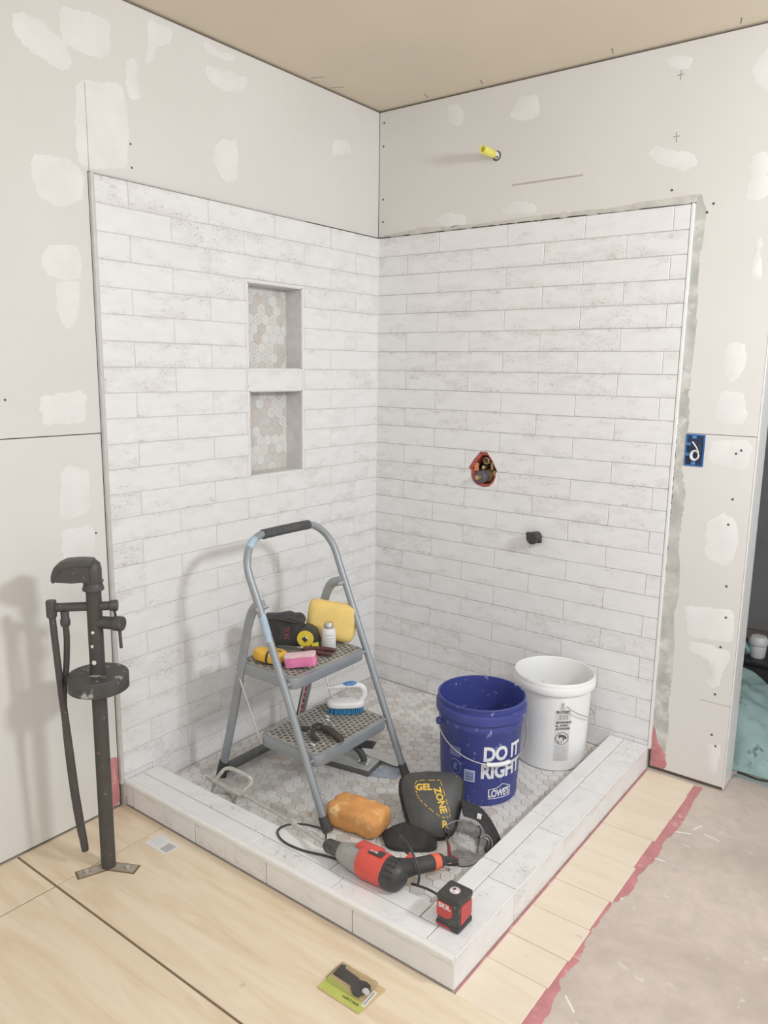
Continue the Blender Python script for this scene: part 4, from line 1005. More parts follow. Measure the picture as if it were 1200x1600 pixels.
for k in range(0, len(ds) - 2, 3):
    b = bmesh.new(); tube(b, [ds[k], ds[k + 1], ds[(k + 2) % len(ds)]], 0.0015, 4); obj('stitch_dash', on_dome(b, 0.026, KM), YPR, t)
b = box(bmesh.new(), (0, 0.197, 0.006), (0.035, 0.010, 0.008), 0.003, 2); bmesh.ops.transform(b, matrix=KM, verts=b.verts); obj('top_tab', b, BLACK, t, True)
for x, y in ((-0.075, 0.190), (0.078, 0.190), (-0.040, 0.030)):
    b = lathe(bmesh.new(), [(0, 0), (0.004, 0), (0.003, 0.003), (0, 0.004)], 10, TM(x, y, 0.002)); bmesh.ops.transform(b, matrix=KM, verts=b.verts); obj('rivet', b, STEELB, t, True)
sb = bmesh.new(); tube(sb, spline([(0.045, 0.085, 0.095), (0.085, 0.120, 0.070), (0.125, 0.125, 0.030), (0.165, 0.085, 0.012), (0.185, 0.03, 0.010)], 6), 0.036, 10, flat=0.10, up=(0.1, -0.2, 1))
obj('strap', sb, FOAM, t, True)
b = text_bm('III', 0.020, 0.001); bmesh.ops.transform(b, matrix=Matrix.Translation((0.098, 0.098, 0.078)) @ frame((0, 0, 0), (0.5, 0.6, -0.3), (-0.3, 0.25, 0.9)), verts=b.verts); obj('strap_print', b, WPR, t)

t = thing('knee_pad', 'plain black knee pad lying flat beside the orange sponge', 'knee pad', (0.880, -0.955, 0.0), math.radians(-40), 'knee pads')
b = dome([(x * 0.74, (y - 0.1) * 0.74) for x, y in KO], 0.030, 0.014); obj('shell', b, FOAM, t, True)
sb = bmesh.new(); tube(sb, spline([(-0.06, 0.02, 0.03), (-0.08, 0.06, 0.035), (-0.05, 0.105, 0.030), (0.01, 0.12, 0.012)], 6), 0.026, 8, flat=0.12, up=(0, 0, 1)); obj('strap', sb, FOAM, t, True)

# glass measuring cup
GLASS = mat('clear_glass', (0.99, 0.99, 0.99), 0.02, var=0.0, trans=1.0, ior=1.28)
t = thing('measuring_cup', 'clear glass measuring cup with red markings in front of the knee pad', 'measuring cup', (1.058, -0.926, 0.0006), 0)
b = lathe(bmesh.new(), [(0, 0.003), (0.040, 0.003), (0.043, 0.008), (0.0475, 0.080), (0.0500, 0.0895), (0.0525, 0.0905), (0.0510, 0.083), (0.0460, 0.004), (0.043, 0.0), (0, 0.0)], 40)
for v in b.verts:
    if v.co.z > 0.07 and v.co.x < -0.03 and abs(v.co.y) < 0.03: v.co.x -= 0.008 * (1 - abs(v.co.y) / 0.03) * (v.co.z - 0.07) / 0.02
bmesh.ops.rotate(b, cent=(0, 0, 0), matrix=Matrix.Rotation(math.radians(30), 3, 'Z'), verts=b.verts); obj('glass_body', b, GLASS, t, True)
hx = Vector((math.cos(math.radians(28)), math.sin(math.radians(28)), 0))
obj('handle', tube(bmesh.new(), spline([hx * 0.046 + Vector((0, 0, 0.078)), hx * 0.066 + Vector((0, 0, 0.080)), hx * 0.080 + Vector((0, 0, 0.064)), hx * 0.078 + Vector((0, 0, 0.038)), hx * 0.066 + Vector((0, 0, 0.022)), hx * 0.050 + Vector((0, 0, 0.026))], 6), 0.0060, 10), GLASS, t, True)
RPR = mat('red_glass_print', (0.70, 0.10, 0.13), 0.5)
ac = math.atan2(-0.80, 0.36)


def RC(z): return 0.0460 + z * 0.055 + 0.0004


b = bmesh.new(); prism(b, [(-0.050, 0.020), (-0.016, 0.006), (-0.014, 0.030), (-0.030, 0.030), (-0.036, 0.062), (-0.056, 0.070)], 0, 0.0003); obj('red_scale', wrap(b, RC, ac), mat('red_translucent', (0.62, 0.10, 0.14), 0.4, trans=0.35), t)
b = bmesh.new(); prism(b, [(-0.024, 0.008), (-0.006, 0.004), (-0.005, 0.030), (-0.022, 0.034)], 0.0003, 0.0006); obj('red_panel', wrap(b, RC, ac), RPR, t)
for k in range(5):
    b = bmesh.new(); box(b, (0.018, 0.016 + k * 0.011, 0.0002), (0.018 if k % 2 else 0.026, 0.0010, 0.0003)); obj('scale_line', wrap(b, RC, ac), mat('grey_glass_print', (0.55, 0.53, 0.52), 0.5), t)

# drill with mixing paddle
REDP = mat('drill_red', (0.68, 0.095, 0.075), 0.42, var=0.06, dirt=(0.72, 0.40, 0.36), dirt_amt=-0.04, dirt_scale=30)
t = thing('power_drill', 'red and black corded power drill lying on the curb edge', 'drill', (0.948, -1.236, 0.1045), math.radians(3))
MY = Matrix(((0, 0, 1, 0), (0, 1, 0, 0), (-1, 0, 0, 0), (0, 0, 0, 1)))      # lathe axis z -> x
obj('chuck', lathe(bmesh.new(), [(0, -0.150), (0.010, -0.150), (0.0165, -0.143), (0.0195, -0.138), (0.0205, -0.108), (0.0215, -0.104), (0.0215, -0.092), (0, -0.092)], 24, MY), mat('chuck_steel', (0.10, 0.098, 0.095), 0.45, 0.4, var=0.3, scale=80), t, True)
obj('chuck_collar', lathe(bmesh.new(), [(0, -0.158), (0.0115, -0.158), (0.0120, -0.149), (0, -0.149)], 20, MY), STEELB, t, True)
obj('gear_case', lathe(bmesh.new(), [(0, -0.094), (0.024, -0.094), (0.027, -0.088), (0.034, -0.060), (0.038, -0.030), (0.040, -0.006), (0, -0.006)], 28, MY), mat('gear_case_grey', (0.36, 0.35, 0.34), 0.5, 0.2, var=0.12), t, True)
b = lathe(bmesh.new(), [(0, -0.020), (0.040, -0.020), (0.0425, -0.012), (0.0425, 0.040), (0.0405, 0.062), (0, 0.062)], 28, MY)
for v in b.verts:
    if v.co.z > 0.02: v.co.z *= 1.08
obj('motor_housing', b, REDP, t, True)
obj('housing_ridge', box(bmesh.new(), (-0.002, 0.012, 0.038), (0.075, 0.040, 0.016), 0.006, 2, rot=Matrix.Rotation(-0.25, 4, 'X')), REDP, t, True)
obj('name_plate', box(bmesh.new(), (0.030, -0.004, 0.0455), (0.044, 0.024, 0.003), 0.001), BLACK, t)
b = text_bm('SKIL', 0.014, 0.0004); bmesh.ops.transform(b, matrix=TM(0.022, -0.004, 0.0473), verts=b.verts); obj('lettering', b, WPR, t)
b = lathe(bmesh.new(), [(0, 0.058), (0.0405, 0.058), (0.0415, 0.066), (0.0400, 0.088), (0.033, 0.106), (0.020, 0.115), (0, 0.117)], 28, MY); obj('rear_cap', b, BLACK, t, True)
for k in range(5):
    a = math.radians(-70 + k * 22); b = bmesh.new(); tube(b, [(0.070, 0.0412 * math.sin(a), 0.0412 * math.cos(a)), (0.095, 0.0385 * math.sin(a), 0.0385 * math.cos(a))], 0.0016, 5); obj('vent_rib', b, mat('vent_dark', (0.02, 0.02, 0.02), 0.6), t)
hp = spline([(0.085, 0.020, 0.004), (0.105, 0.060, -0.002), (0.125, 0.105, -0.010), (0.142, 0.150, -0.018)], 5)
obj('handle', tube(bmesh.new(), hp, [0.030, 0.029, 0.027, 0.025, 0.0235, 0.023, 0.0225, 0.022, 0.022, 0.022, 0.022, 0.0215, 0.021, 0.021, 0.020, 0.017], 14), BLACK, t, True)
obj('handle_ring', tube(bmesh.new(), [hp[11], hp[13]], [0.0225, 0.0225], 16), mat('orange_red_ring', (0.80, 0.16, 0.09), 0.45), t, True)
obj('trigger', box(bmesh.new(), (0.088, 0.066, 0.010), (0.020, 0.040, 0.016), 0.005, 2), REDP, t, True)
obj('strain_relief', tube(bmesh.new(), [hp[-1], hp[-1] + Vector((0.012, 0.030, -0.010)), hp[-1] + Vector((0.018, 0.052, -0.022))], [0.012, 0.008, 0.006], 10), BLACK, t, True)
cp = spline([(1.083, -1.020, 0.050), (1.085, -0.995, 0.028), (1.045, -1.000, 0.014), (0.985, -1.055, 0.035), (0.962, -1.100, 0.085), (0.985, -1.140, 0.152), (1.035, -1.172, 0.160), (1.078, -1.188, 0.120), (1.083, -1.195, 0.080), (1.060, -1.190, 0.067),
             (1.105, -1.180, 0.0655), (1.160, -1.185, 0.0655), (1.200, -1.195, 0.0655)], 6)
obj('power_cord', tube(bmesh.new(), cp, 0.0032, 8), BLACK, t, True, True)
cp = spline([(0.775, -1.215, 0.088), (0.735, -1.170, 0.078), (0.70, -1.158, 0.072), (0.637, -1.171, 0.0662), (0.605, -1.205, 0.0655), (0.610, -1.243, 0.0655), (0.66, -1.266, 0.0655), (0.73, -1.262, 0.0655), (0.80, -1.240, 0.0655), (0.86, -1.228, 0.0655)], 6)
obj('power_cord', tube(bmesh.new(), cp, 0.0032, 8), BLACK, t, True, True)

t = thing('mixing_paddle', 'mortar-caked wire mixing paddle lying along the curb', 'mixing paddle', (0.50, -1.18, 0.0))
CAKE = mat('caked_mortar', (0.50, 0.485, 0.45), 0.95, var=0.2, scale=60, bump=0.8)
obj('shaft', tube(bmesh.new(), [(0.800, -1.2415, 0.1035), (0.760, -1.230, 0.0985), (0.56, -1.191, 0.079), (0.352, -1.160, 0.062)], 0.0055, 8), CAKE, t, True, True)
obj('hex_shank', tube(bmesh.new(), [(0.788, -1.2410, 0.1030), (0.72, -1.2190, 0.0955)], 0.0065, 6), STEELB, t, False, True)


def rough_tube(pts, r, seg=8, n=6):
    b = tube(bmesh.new(), spline(pts, n), r, seg)
    for v in b.verts: v.co += Vector((noise.noise(v.co * 130), noise.noise(v.co * 130 + Vector((9, 0, 0))), noise.noise(v.co * 130 + Vector((0, 9, 0))))) * 0.0022
    return b


obj('paddle_bar', rough_tube([(0.182, -1.146, 0.050), (0.275, -1.158, 0.053), (0.372, -1.168, 0.058)], 0.0085, 8), CAKE, t, True, True)
obj('paddle_wire', rough_tube([(0.226, -1.152, 0.050), (0.214, -1.149, 0.026), (0.207, -1.148, 0.003)], 0.0058), CAKE, t, True, True)
obj('paddle_wire', rough_tube([(0.345, -1.163, 0.054), (0.330, -1.158, 0.028), (0.318, -1.152, 0.003)], 0.0058), CAKE, t, True, True)
obj('paddle_wire', rough_tube([(0.222, -1.150, 0.052), (0.240, -1.138, 0.080), (0.255, -1.128, 0.098), (0.290, -1.122, 0.103), (0.345, -1.117, 0.098), (0.368, -1.118, 0.088), (0.366, -1.130, 0.074), (0.362, -1.150, 0.064), (0.358, -1.163, 0.056)], 0.0062, 8, 3), CAKE, t, True, True)
obj('paddle_wire', rough_tube([(0.207, -1.148, 0.004), (0.26, -1.120, 0.006), (0.318, -1.152, 0.004)], 0.0040, 8, 3), CAKE, t, True, True)

# laser level
t = thing('laser_level', 'small red and black cube laser level on the curb corner', 'laser level', (1.224, -1.240, CT + 0.0008)); t.scale = (1, 1, 0.89)
LR = mat('laser_red', (0.55, 0.075, 0.075), 0.5, var=0.05)
obj('body', bx(bmesh.new(), -0.0315, 0.0315, -0.0315, 0.0315, 0.006, 0.092, 0.003), BLACKD, t, True)
obj('bottom_bumper', box(bmesh.new(), (0, 0, 0.009), (0.068, 0.068, 0.018), 0.005, 2), BLACK, t, True)
obj('top_bumper', box(bmesh.new(), (0, 0, 0.088), (0.068, 0.068, 0.022), 0.007, 3), BLACK, t, True)
b = bmesh.new(); prism(b, rounded([(-0.022, 0.020), (0.028, 0.026), (0.028, 0.074), (-0.022, 0.078)], 0.006, 3), 0, 0.0018, Matrix(((0, 0, 1, 0.0315), (1, 0, 0, 0), (0, 1, 0, 0), (0, 0, 0, 1)))); obj('side_panel', b, LR, t)
MLF = Matrix(((1, 0, 0, 0), (0, 0, -1, -0.0315), (0, 1, 0, 0), (0, 0, 0, 1)))
b = bmesh.new(); prism(b, [(-0.0315, 0.077), (0.004, 0.077), (0.012, 0.070), (0.015, 0.055), (0.012, 0.042), (0.002, 0.033), (-0.010, 0.031), (-0.0315, 0.034)], 0, 0.0016, MLF); obj('front_panel', b, LR, t)
b = bmesh.new(); prism(b, [(-0.030, 0.004), (0.012, 0.004), (0.008, 0.009), (-0.030, 0.010)], 0, 0.0034, MLF); obj('red_stripe', b, LR, t)
b = text_bm('SKIL', 0.019, 0.0005); bmesh.ops.transform(b, matrix=MLF @ TM(-0.009, 0.066, 0.0018), verts=b.verts); obj('lettering', b, WPR, t)
obj('level_window', lathe(bmesh.new(), [(0, 0.0985), (0.014, 0.0985), (0.0135, 0.1000), (0, 0.1002)], 24), mat('pale_pink_window', (0.62, 0.50, 0.50), 0.3), t, True)
obj('switch_disc', lathe(bmesh.new(), [(0, 0.0995), (0.006, 0.0995), (0.0055, 0.1018), (0, 0.1020)], 16, TM(0.006, -0.003, 0)), WTRIM, t, True)
obj('button', lathe(bmesh.new(), [(0, 0.0995), (0.004, 0.0995), (0.0035, 0.1014), (0, 0.1016)], 12, TM(-0.003, 0.003, 0)), BLACK, t, True)
obj('button', lathe(bmesh.new(), [(0, 0.0995), (0.003, 0.0995), (0.0025, 0.1014), (0, 0.1016)], 12, TM(-0.007, -0.006, 0)), WTRIM, t, True)

# blade package on the plywood
t = thing('blade_package', 'green and tan carded blade package lying on the plywood', 'package', (1.0935, -1.4825, FZ + 0.0006), math.radians(1))
obj('card', prism(bmesh.new(), rounded([(-0.066, -0.047), (0.060, -0.049), (0.068, 0.047), (-0.070, 0.046)], 0.004, 2), 0, 0.0022), mat('kraft_card', (0.62, 0.47, 0.28), 0.6, var=0.06), t)
obj('green_band', prism(bmesh.new(), [(-0.0665, -0.046), (0.0595, -0.048), (0.0615, -0.020), (0.020, -0.016), (-0.020, -0.008), (-0.0685, -0.004)], 0.0023, 0.0028), mat('lime_green_print', (0.50, 0.53, 0.13), 0.5, var=0.05), t)
GM = mat('dark_blade_steel', (0.11, 0.10, 0.095), 0.45, 0.3, var=0.15)
bl = [(-0.060, 0.004), (-0.062, 0.040), (-0.050, 0.042), (-0.048, 0.034), (0.000, 0.030), (0.002, 0.026), (0.020, 0.032), (0.036, 0.028), (0.043, 0.016), (0.030, 0.014), (0.024, 0.008), (0.030, 0.001), (0.040, 0.000), (0.032, -0.012), (0.018, -0.014), (0.002, -0.006), (-0.002, 0.002)]
obj('blade', prism(bmesh.new(), bl, 0.0040, 0.0062), GM, t)
obj('white_hub', lathe(bmesh.new(), [(0, 0.0035), (0.009, 0.0035), (0.008, 0.008), (0, 0.0085)], 16, TM(0.036, 0.008, 0)), WTRIM, t, True)
b = bmesh.new(); box(b, (0.054, -0.002, 0.0033), (0.010, 0.052, 0.0010), rot=Matrix.Rotation(0.05, 4, 'Z')); obj('white_sticker', b, WTRIM, t)
b = bmesh.new(); box(b, (0.054, -0.002, 0.0040), (0.004, 0.044, 0.0006), rot=Matrix.Rotation(0.05, 4, 'Z')); obj('sticker_print', b, mat('grey_ink', (0.35, 0.35, 0.35)), t)
DG = mat('dark_green_ink', (0.13, 0.16, 0.05), 0.6)
b = text_bm('multi 2 blade', 0.009, 0.0003); bmesh.ops.transform(b, matrix=TM(0.022, -0.031, 0.0030), verts=b.verts); obj('lettering', b, DG, t)
obj('blister', box(bmesh.new(), (-0.008, 0.012, 0.0085), (0.112, 0.064, 0.0128), 0.005, 2), mat('clear_blister', (0.95, 0.95, 0.94), 0.05, var=0.0, trans=1.0, ior=1.12), t, True)

t = thing('paper_label', 'small white paper barcode label lying on the plywood by the curb', 'paper label', (0.275, -1.4045, FZ + 0.0004), math.radians(1))
obj('paper', prism(bmesh.new(), [(-0.050, -0.029), (0.049, -0.029), (0.054, 0.027), (-0.049, 0.031)], 0, 0.0006), mat('paper_white', (0.76, 0.75, 0.75), 0.7, var=0.02), t)
for k in range(9): obj('barcode_bar', bx(bmesh.new(), 0.012 + k * 0.0036, 0.0132 + k * 0.0036 + 0.0008 * (k % 3), -0.021, 0.016, 0.0007, 0.0010), mat('grey_ink', (0.35, 0.35, 0.35)), t)
for k in range(4): obj('print_line', bx(bmesh.new(), -0.038 + 0.010 * k, -0.036 + 0.010 * k, -0.018, 0.018 - 0.004 * (k % 2), 0.0007, 0.0010), mat('pale_blue_ink', (0.55, 0.60, 0.66), 0.6), t)

# ================================================================ FREESTANDING TUB FILLER
t = thing('tub_filler', 'dusty black floor-mounted tub filler standing on the plywood', 'faucet', (0.238, -1.568, FZ), math.radians(47))
BM = mat('matte_black_metal', (0.078, 0.072, 0.069), 0.5, 0.1, var=0.10, scale=30, dirt=(0.40, 0.38, 0.36), dirt_amt=-0.03, dirt_scale=70)
obj('pole', lathe(bmesh.new(), [(0, -0.004), (0.0205, -0.004), (0.0205, 0.835), (0.0215, 0.838), (0.0215, 0.842), (0, 0.842)], 28), BM, t, True)
b = lathe(bmesh.new(), [(0, 0.555), (0.079, 0.555), (0.0825, 0.558), (0.0825, 0.596), (0.080, 0.600), (0.024, 0.602), (0, 0.602)], 40); obj('escutcheon', b, mat('dusty_escutcheon', (0.060, 0.058, 0.055), 0.55, var=0.2, scale=20, dirt=(0.42, 0.41, 0.39), dirt_amt=0.04, dirt_scale=26), t, True)
obj('collar', lathe(bmesh.new(), [(0.0, 0.842), (0.0285, 0.842), (0.0290, 0.846), (0.0255, 0.858), (0.0240, 0.862), (0.0275, 0.864), (0.0280, 0.868), (0.024, 0.872), (0, 0.872)], 28), BM, t, True)
# spout: domed elbow with a broad down-turned lip to the left
obj('spout', lathe(bmesh.new(), [(0, 0.866), (0.0240, 0.866), (0.0245, 0.900), (0.0215, 0.917), (0.013, 0.925), (0, 0.927)], 26), BM, t, True)
SPM = Matrix(((1, 0, 0, 0), (0, 0, -1, 0), (0, 1, 0, 0), (0, 0, 0, 1)))
lip = [(0.006, 0.927), (-0.030, 0.930), (-0.068, 0.928), (-0.092, 0.916), (-0.102, 0.892), (-0.103, 0.872), (-0.094, 0.868), (-0.090, 0.888), (-0.078, 0.904), (-0.050, 0.912), (0.006, 0.912)]
obj('spout_lip', prism(bmesh.new(), rounded(lip, 0.006, 2), -0.029, 0.029, SPM, 0.003, 2), BM, t, True)
for s_ in (-1, 1):
    obj('spout_cheek', prism(bmesh.new(), rounded([(-0.004, 0.870), (-0.004, 0.918), (-0.050, 0.916), (-0.080, 0.902), (-0.094, 0.884), (-0.094, 0.872), (-0.050, 0.868)], 0.006, 2), 0.024 * s_ - 0.0025, 0.024 * s_ + 0.0025, SPM), BM, t, True)
obj('hose_arm', lathe(bmesh.new(), [(0, -0.100), (0.0125, -0.100), (0.0125, -0.020), (0.0125, 0.044), (0, 0.044)], 20, Matrix.Translation((0, 0, 0.795)) @ MY), BM, t, True)
obj('hose_bracket', lathe(bmesh.new(), [(0, 0.768), (0.0125, 0.768), (0.0140, 0.772), (0.0140, 0.812), (0.0130, 0.815), (0, 0.815)], 20, TM(-0.112, 0, 0)), BM, t, True)
obj('diverter_knob', lathe(bmesh.new(), [(0, 0.040), (0.0130, 0.040), (0.0155, 0.043), (0.0155, 0.060), (0.0145, 0.062), (0, 0.062)], 20, Matrix.Translation((0, 0, 0.795)) @ MY), BM, t, True)
obj('diverter_lever', cyl(bmesh.new(), (0.052, 0, 0.784), (0.056, 0.004, 0.752), 0.0035, 10), BM, t, True)
obj('valve_arm', lathe(bmesh.new(), [(0, 0.0), (0.0175, 0.0), (0.0175, 0.055), (0, 0.055)], 22, Matrix.Translation((0, 0, 0.750)) @ Matrix.Rotation(-0.35, 4, 'Z') @ MY), BM, t, True)
obj('valve_knob', lathe(bmesh.new(), [(0, 0.056), (0.0195, 0.056), (0.0205, 0.060), (0.0205, 0.080), (0.0190, 0.083), (0, 0.083)], 22, Matrix.Translation((0, 0, 0.750)) @ Matrix.Rotation(-0.35, 4, 'Z') @ MY), BM, t, True)
obj('valve_lever', cyl(bmesh.new(), (0.068, -0.025, 0.735), (0.070, -0.025, 0.680), 0.0045, 10), BM, t, True)
obj('hose_nut', lathe(bmesh.new(), [(0, 0.742), (0.0115, 0.742), (0.0135, 0.748), (0.0135, 0.758), (0.0115, 0.762), (0.0115, 0.785), (0, 0.785)], 14, TM(-0.078, 0, 0)), BM, t, True)
obj('hand_shower', tube(bmesh.new(), spline([(-0.112, 0, 0.790), (-0.108, 0, 0.70), (-0.100, 0, 0.55), (-0.088, 0, 0.38), (-0.076, 0, 0.20), (-0.064, 0, 0.075), (-0.062, 0, 0.055)], 5), [0.0095] * 10 + [0.010] * 10 + [0.011] * 6 + [0.0105, 0.010, 0.009, 0.008, 0.004], 12), BM, t, True)
obj('hose', tube(bmesh.new(), spline([(-0.078, 0, 0.745), (-0.078, 0.004, 0.70), (-0.086, 0.014, 0.62), (-0.098, 0.016, 0.53), (-0.098, 0.012, 0.42), (-0.088, 0.008, 0.25), (-0.075, 0.006, 0.12), (-0.068, 0.004, 0.09)], 6), 0.0085, 10), BM, t, True)
for z, a, r in ((0.725, -1.55, 0.0045), (0.685, -1.75, 0.0045), (0.638, -1.6, 0.0065)):
    obj('drill_hole', lathe(bmesh.new(), [(0, 0), (r, 0), (r * 0.9, 0.0012), (0, 0.0014)], 12, Matrix.Rotation(a - math.radians(12), 4, 'Z') @ Matrix.Translation((0.0203, 0, z)) @ Matrix.Rotation(PI / 2, 4, 'Y')), WTRIM, t, True)
PLT = mat('galvanised_plate', (0.42, 0.37, 0.30), 0.6, 0.3, var=0.2)
for a, l in ((math.radians(-158), 0.085), (math.radians(-20), 0.085)):
    o = obj('floor_bracket', bx(bmesh.new(), 0.0, l, -0.016, 0.016, -0.0005, 0.0022), PLT, t); o.rotation_euler = (0, 0, a)
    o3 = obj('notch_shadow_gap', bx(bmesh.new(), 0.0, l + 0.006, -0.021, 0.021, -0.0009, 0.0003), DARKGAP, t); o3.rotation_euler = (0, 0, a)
    o2 = obj('bracket_bolt', lathe(bmesh.new(), [(0, 0.0022), (0.008, 0.0022), (0.007, 0.008), (0, 0.009)], 10, TM(l * 0.72, 0, 0)), STEELB, o, True)

# ================================================================ PLUMBING AND ELECTRICAL IN THE WALLS
t = thing('shower_valve', 'brass shower valve in a red ringed hole in the tile', 'valve', (VX, 0.03, VZ))
REDG = mat('red_plaster_guard', (0.50, 0.12, 0.09), 0.6, var=0.2)
p_in = [(x * 0.82, z * 0.82) for x, z in VH]; p_out = [(x * 1.02, z * 1.02) for x, z in VH]
b = bmesh.new(); n = len(VH)
for y0, y1, A_, B_ in ((-0.016, 0.040, p_out, p_in),):
    va = [b.verts.new((x, y0, z)) for x, z in A_]; vb = [b.verts.new((x, y0, z)) for x, z in B_]; vc = [b.verts.new((x, y1, z)) for x, z in B_]; vd = [b.verts.new((x, y1, z)) for x, z in A_]
    for k in range(n):
        k2 = (k + 1) % n
        b.faces.new((va[k], va[k2], vb[k2], vb[k])); b.faces.new((vb[k], vb[k2], vc[k2], vc[k])); b.faces.new((vc[k], vc[k2], vd[k2], vd[k])); b.faces.new((vd[k], vd[k2], va[k2], va[k]))
bmesh.ops.recalc_face_normals(b, faces=b.faces); obj('plaster_guard', b, REDG, t)
obj('back_plate', bx(bmesh.new(), -0.085, 0.085, 0.085, 0.090, -0.095, 0.10), mat('dark_cavity', (0.12, 0.09, 0.07), 0.9), t)
obj('valve_body', lathe(bmesh.new(), [(0, 0.0), (0.026, 0.0), (0.026, 0.030), (0.022, 0.036), (0, 0.036)], 24, TM(0.006, 0.030, -0.022, 0, 0, PI / 2)), BRASS, t, True)
obj('stem_cap', lathe(bmesh.new(), [(0, -0.02), (0.024, -0.02), (0.027, -0.012), (0.026, 0.026), (0.020, 0.036), (0, 0.036)], 24, TM(-0.006, -0.006, -0.024, 0, 0, PI / 2)), mat('dark_grey_cap', (0.11, 0.11, 0.12), 0.5), t, True)
obj('stem', lathe(bmesh.new(), [(0, 0.03), (0.0095, 0.03), (0.0085, 0.056), (0, 0.057)], 14, TM(-0.006, -0.006, -0.024, 0, 0, PI / 2)), BRASS, t, True)
obj('riser_pipe', cyl(bmesh.new(), (0.012, 0.030, -0.005), (0.012, 0.030, 0.050), 0.010, 14), BRASS, t, True)
obj('port', lathe(bmesh.new(), [(0.008, 0.0), (0.015, 0.0), (0.015, 0.024), (0.010, 0.026), (0.008, 0.018)], 18, TM(0.0, 0.022, 0.040, 0, 0, PI / 2)), BRASS, t, True)
obj('port', cyl(bmesh.new(), (-0.012, 0.018, 0.012), (-0.012, -0.002, 0.012), 0.008, 12), BRASS, t, True)
obj('port', cyl(bmesh.new(), (0.038, 0.030, -0.010), (0.038, 0.004, -0.010), 0.012, 12), BRASS, t, True)
obj('guard_flap', box(bmesh.new(), (-0.042, -0.006, 0.012), (0.018, 0.012, 0.034), 0.002, 1), mat('orange_plastic', (0.62, 0.27, 0.11), 0.6), t)

t = thing('pipe_stub', 'black capped pipe stub poking from the tile below the valve', 'pipe stub', (0.800, 0.004, 0.784))
obj('stub', lathe(bmesh.new(), [(0, -0.01), (0.021, -0.01), (0.021, 0.026), (0.024, 0.028), (0.024, 0.050), (0.022, 0.053), (0, 0.053)], 24, TM(0, 0, 0, 0, 0, PI / 2)), BLACK, t, True)
obj('wing', box(bmesh.new(), (-0.020, -0.040, 0.014), (0.016, 0.018, 0.014), 0.004, 2), BLACK, t, True)
obj('wing', box(bmesh.new(), (0.022, -0.026, -0.012), (0.014, 0.020, 0.014), 0.004, 2), BLACK, t, True)

t = thing('shower_pipe', 'short white pipe with a yellow cap sticking out of the upper drywall', 'pipe', (0.548, 0.012, 2.217))
obj('pipe', cyl(bmesh.new(), (0, 0.03, 0), (0, -0.032, 0.002), 0.0125, 18), WTRIM, t, True)
b = lathe(bmesh.new(), [(0.007, 0.040), (0.0145, 0.028), (0.0155, 0.030), (0.0155, 0.100), (0.014, 0.104), (0.0095, 0.104), (0.0088, 0.090), (0, 0.088)], 22, TM(0, 0, 0, 0, 0, PI / 2)); obj('yellow_cap', b, mat('pale_yellow_cap', (0.80, 0.74, 0.16), 0.5, var=0.04), t, True)
obj('hole_ring', lathe(bmesh.new(), [(0.0125, 0.0002), (0.0185, 0.0002), (0.0185, 0.0012), (0.0125, 0.0012)], 20, TM(0.001, 0, -0.001, 0, 0, PI / 2)), STUD, t)
b = text_bm('80', 0.012, 0.0004); bmesh.ops.transform(b, matrix=TM(0.010, -0.017, -0.0085, 0.9, 0, PI / 2 - 0.2), verts=b.verts); obj('pipe_print', b, INK, t)

t = thing('outlet_box', 'blue electrical box with coiled white wire beside the tile edge', 'outlet box', (1.361, 0.012, 1.162))
BX = mat('blue_box_plastic', (0.025, 0.115, 0.36), 0.5, var=0.15)
b = bmesh.new()
for a in ((-0.031, -0.026, -0.054, 0.054), (0.026, 0.031, -0.054, 0.054), (-0.026, 0.026, -0.054, -0.049), (-0.026, 0.026, 0.049, 0.054)): bx(b, a[0], a[1], -0.003, 0.030, a[2], a[3])
obj('box_rim', b, BX, t)
obj('box_back', bx(bmesh.new(), -0.026, 0.026, -0.0006, 0.008, -0.049, 0.049), mat('dark_navy', (0.020, 0.035, 0.085), 0.6), t)
for x, z in ((-0.004, 0.044), (-0.002, -0.044), (-0.022, 0.02), (-0.022, -0.015)):
    obj('tab', box(bmesh.new(), (x, -0.003, z), (0.014, 0.004, 0.010), 0.001), mat('bright_blue_plastic', (0.08, 0.24, 0.55), 0.5), t)
WIRE = mat('wire_white', (0.72, 0.72, 0.72), 0.4)
obj('wire_coil', tube(bmesh.new(), spline([(0.004 + (0.010 + 0.004 * k / 18) * math.cos(k * PI / 5), -0.004 - 0.0006 * k, -0.016 + (0.013 + 0.004 * k / 18) * math.sin(k * PI / 5)) for k in range(19)], 3), 0.0030, 8), WIRE, t, True)
obj('wire_tail', tube(bmesh.new(), spline([(0.016, -0.010, -0.014), (0.010, -0.014, 0.008), (-0.006, -0.016, 0.030)], 5), 0.0026, 8), WIRE, t, True)
obj('wire_tail', tube(bmesh.new(), spline([(0.018, -0.010, -0.012), (0.022, -0.014, 0.010), (0.014, -0.016, 0.022)], 5), 0.0024, 8), mat('dark_wire', (0.05, 0.05, 0.06), 0.4), t, True)

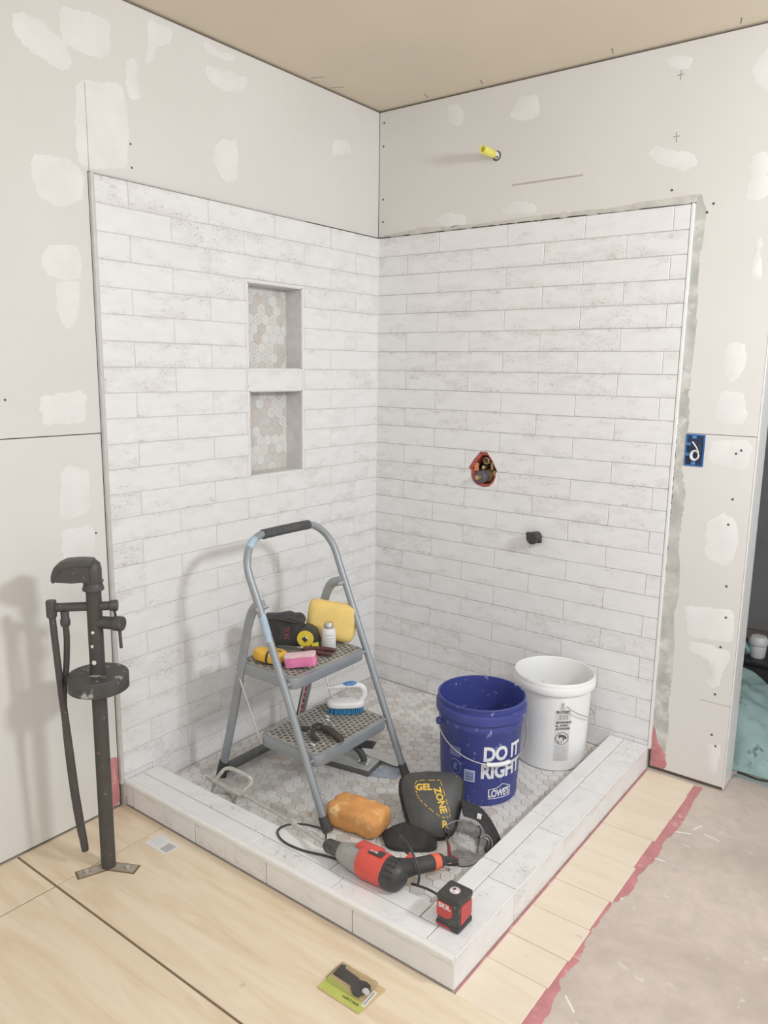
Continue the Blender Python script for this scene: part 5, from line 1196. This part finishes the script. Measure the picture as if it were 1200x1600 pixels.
# ================================================================ THINGS IN THE DARK ROOM
b = bmesh.new(); N = 40; V = {}
for i in range(N + 1):
    for j in range(N + 1):
        x = 1.36 + 0.36 * i / N; y = 0.20 + 0.62 * j / N
        e = min(i, (N - i) * 1.0) / 8.0; f = min(j, N - j) / 7.0; m_ = max(0.0, min(1.0, e)) * max(0.0, min(1.0, f)); m_ = m_ * m_ * (3 - 2 * m_)
        h = 0.20 * m_ * math.exp(-((x - 1.46) / 0.30) ** 2) + 0.035 * m_ * noise.noise(Vector((x * 9, y * 9, 0))) + 0.012 * m_ * noise.noise(Vector((x * 24, y * 24, 4)))
        V[i, j] = b.verts.new((x, y + 0.02 * noise.noise(Vector((x * 8, 0, 0))), FZ + 0.001 + max(0.0, h)))
for i in range(N):
    for j in range(N): b.faces.new((V[i, j], V[i + 1, j], V[i + 1, j + 1], V[i, j + 1]))
bmesh.ops.solidify(b, geom=b.faces[:], thickness=-0.003)
dc = tag(obj('drop_cloth', b, mat('teal_cloth', (0.58, 0.76, 0.74), 0.9, var=0.12, scale=12, bump=0.3, dirt=(0.22, 0.32, 0.38), dirt_amt=0.02, dirt_scale=20), None, True), 'rumpled pale teal drop cloth on the floor beyond the opening', 'cloth')
t = thing('storage_tote', 'low black storage tote in the dark room behind the drop cloth', 'tote', (1.52, 1.02, FZ - 0.003))
obj('tub', prism(bmesh.new(), rounded([(-0.30, -0.15), (0.30, -0.15), (0.30, 0.15), (-0.30, 0.15)], 0.04, 4), 0.0, 0.185), BLACK, t, True)
obj('lid', prism(bmesh.new(), rounded([(-0.315, -0.165), (0.315, -0.165), (0.315, 0.165), (-0.315, 0.165)], 0.045, 4), 0.186, 0.205, None, 0.005, 2), mat('dark_tote_lid', (0.035, 0.035, 0.038), 0.4, dirt=(0.4, 0.4, 0.4), dirt_amt=-0.04, dirt_scale=40), t, True)
t = thing('spray_jar', 'white plastic jar standing on the tote in the dark room', 'jar', (1.455, 0.93, 0.1735))
obj('body', lathe(bmesh.new(), [(0, 0), (0.030, 0), (0.033, 0.006), (0.036, 0.050), (0.034, 0.058), (0, 0.058)], 22), WH, t, True)
obj('lid', lathe(bmesh.new(), [(0, 0.059), (0.039, 0.059), (0.041, 0.066), (0.040, 0.084), (0.030, 0.096), (0, 0.100)], 22), WH, t, True)
t = tag(obj('plastic_bag', soft_box(0.09, 0.06, 0.05, 0.018, 3, 0.012, 40.0, 5), mat('teal_plastic_film', (0.30, 0.48, 0.50), 0.2, var=0.3, scale=30), None, True), 'crumpled teal plastic bag beside the white jar', 'bag')
t.location = (1.385, 0.930, 0.201)
t = tag(obj('rug_roll', lathe(bmesh.new(), [(0.0, -0.2), (0.055, -0.2), (0.062, -0.19), (0.062, 0.19), (0.055, 0.2), (0, 0.2)], 20, TM(0, 0, 0, 0, PI / 2)), mat('dark_teal_fleece', (0.16, 0.24, 0.25), 1.0, var=0.4, scale=90, bump=1.0), None, True), 'dark teal fleece roll lying on the drop cloth edge', 'rug')
t.location = (1.96, 0.245, 0.060); t.rotation_euler = (0, 0, 0.35)
t = tag(obj('loose_cable', tube(bmesh.new(), spline([(1.565, 0.185, FZ + 0.002), (1.60, 0.160 + 0.02, FZ + 0.003), (1.64, 0.175, FZ + 0.003), (1.70, 0.190, FZ + 0.003), (1.80, 0.180, FZ + 0.003)], 6), 0.004, 8), BLACK, None, True), 'thin black cable on the floor along the drop cloth edge', 'cable')
